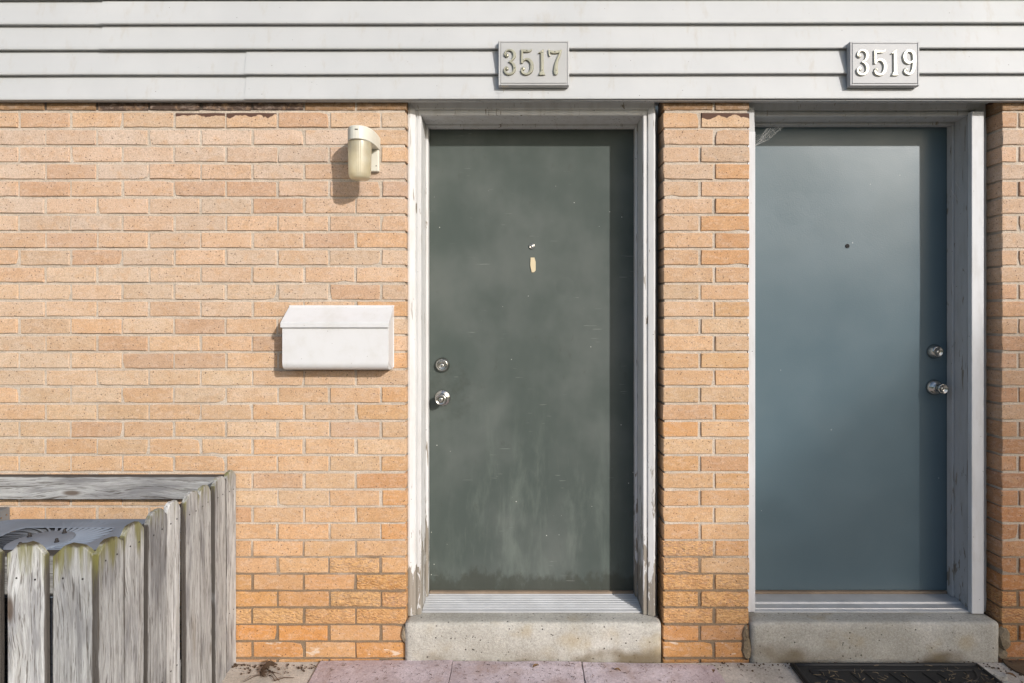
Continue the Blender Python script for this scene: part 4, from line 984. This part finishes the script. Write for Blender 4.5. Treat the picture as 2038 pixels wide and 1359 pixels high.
# cobweb in the upper left corner of door 2
web = MB(); a = Vector(P(1503, 290, .03)); b = Vector(P(1560, 252, .10)); c = Vector(P(1502, 258, .10))
rnd = random.Random(3)
for i in range(20):
    t, u = rnd.random(), rnd.random(); p = a.lerp(c, t*.7) if i % 2 else a; q = b.lerp(c, u*.6)
    mid = p.lerp(q, .5)+Vector((0, .006, -.010-0.004*rnd.random())); web.tube([p, mid, q], 0.0002, 3)
for i in range(14):
    t = rnd.random(); p = a.lerp(b, t)+Vector((0, 0, -.012*math.sin(PI*t))); q = p+Vector((rnd.uniform(-.02, .01), .01, rnd.uniform(0, .03))); web.tube([p, q], 0.00026, 3)
for (x, y, x2, y2) in ((1901, 360, 1911, 378), (1893, 378, 1907, 400), (1911, 372, 1930, 362)):
    web.tube([P(x, y, .12), P((x+x2)/2, (y+y2)/2+1, .11), P(x2, y2, .10)], 0.0006, 3)
tag(web.build('cobweb', M_WEB), 'dusty cobweb strands stretched across the top corner of the slate blue door', 'cobweb', kind='stuff')
# wisps under the plaque and the mailbox
for (pts, lab) in (([(998, 170), (1003, 174), (1002, 184)], 'dry grass wisp hanging under the 3517 plaque'), ([(690, 731), (705, 733), (718, 730)], 'dry grass wisp caught under the mailbox')):
    m = MB(); y = -0.062 if 'plaque' in lab else -0.075
    q = [P(a, b, y) for a, b in pts]; m.tube(q, [.0009, .0008, .0005], 5); m.tube([q[0], P(pts[0][0]+9, pts[0][1]+3, y), P(pts[0][0]+13, pts[0][1]-1, y)], .0006, 4)
    tag(m.build('grass_wisp', M_STRAW), lab, 'grass')

# ------------------------------------------------------------------ tree in the yard whose crown shades the blue door
TX, TY = 16.55, -18.0
tr = thing('yard_tree', 'tall leafy yard tree standing beyond the right edge, shading the slate blue door', 'tree', (TX, TY, -0.035))
rnd = random.Random(21); m = MB()
m.tube([(TX, TY, -0.1), (TX-.05, TY, 2.5), (TX+.06, TY+.05, 5.5), (TX, TY, 9.4)], [.24, .19, .14, .05], 10)
for i in range(18):
    a = rnd.uniform(0, 2*PI); z = rnd.uniform(4.2, 8.3); L = rnd.uniform(.9, 1.5)
    m.tube([(TX, TY, z), (TX+L*.5*math.cos(a), TY+L*.5*math.sin(a), z+.5), (TX+L*math.cos(a), TY+L*math.sin(a), z+1.0)], [.06, .04, .012], 6)
local(m.build('trunk', M_BARK), tr)
m = MB()
for i in range(17000):
    TRX, TRZ, TRH = (1.80, 9.15, 2.05) if i % 4 else (2.0, 6.4, 2.2)
    u, v = rnd.uniform(-1, 1), rnd.uniform(0, 2*PI); r_ = rnd.random()**.36; q = math.sqrt(1-u*u)
    x, y, z = TX+TRX*r_*q*math.cos(v), TY+TRX*r_*q*math.sin(v), TRZ+TRH*r_*u
    if mnoise.noise((x*1.3, y*1.3, z*1.3)) < -0.30: continue
    L = rnd.uniform(.04, .075); d = Vector((rnd.gauss(0, 1), rnd.gauss(0, 1), rnd.gauss(0, .7))).normalized(); e = d.cross(Vector((rnd.gauss(0, 1), rnd.gauss(0, 1), rnd.gauss(0, 1)))).normalized()
    c = Vector((x, y, z)); m.add([c-d*L, c+e*L*.5, c+d*L, c-e*L*.5], [(0, 1, 2, 3)])
local(m.build('crown', M_FOL), tr)

# ------------------------------------------------------------------ far side of the yard (seen in the metal and the paint)
wd_ = MB(); rnd = random.Random(9)
for i in range(2600):
    a = rnd.uniform(-1.5, 1.5); R_ = rnd.uniform(42, 60); x, y = R_*math.sin(a), -R_*math.cos(a)
    top_ = 5.5+4.0*mnoise.noise((a*4, 2, 1))+2.5*mnoise.noise((a*11, 5, 1)); z = rnd.uniform(0, 1)**.7*max(2, top_); s = rnd.uniform(.5, 1.3)
    vs = [(x+rnd.gauss(0, s), y+rnd.gauss(0, s), z+rnd.gauss(0, s*.8)) for q in range(4)]
    wd_.add(vs, [(0, 1, 2), (0, 2, 3), (0, 3, 1)])
tag(wd_.build('far_trees', M_WOODS), kind='stuff')
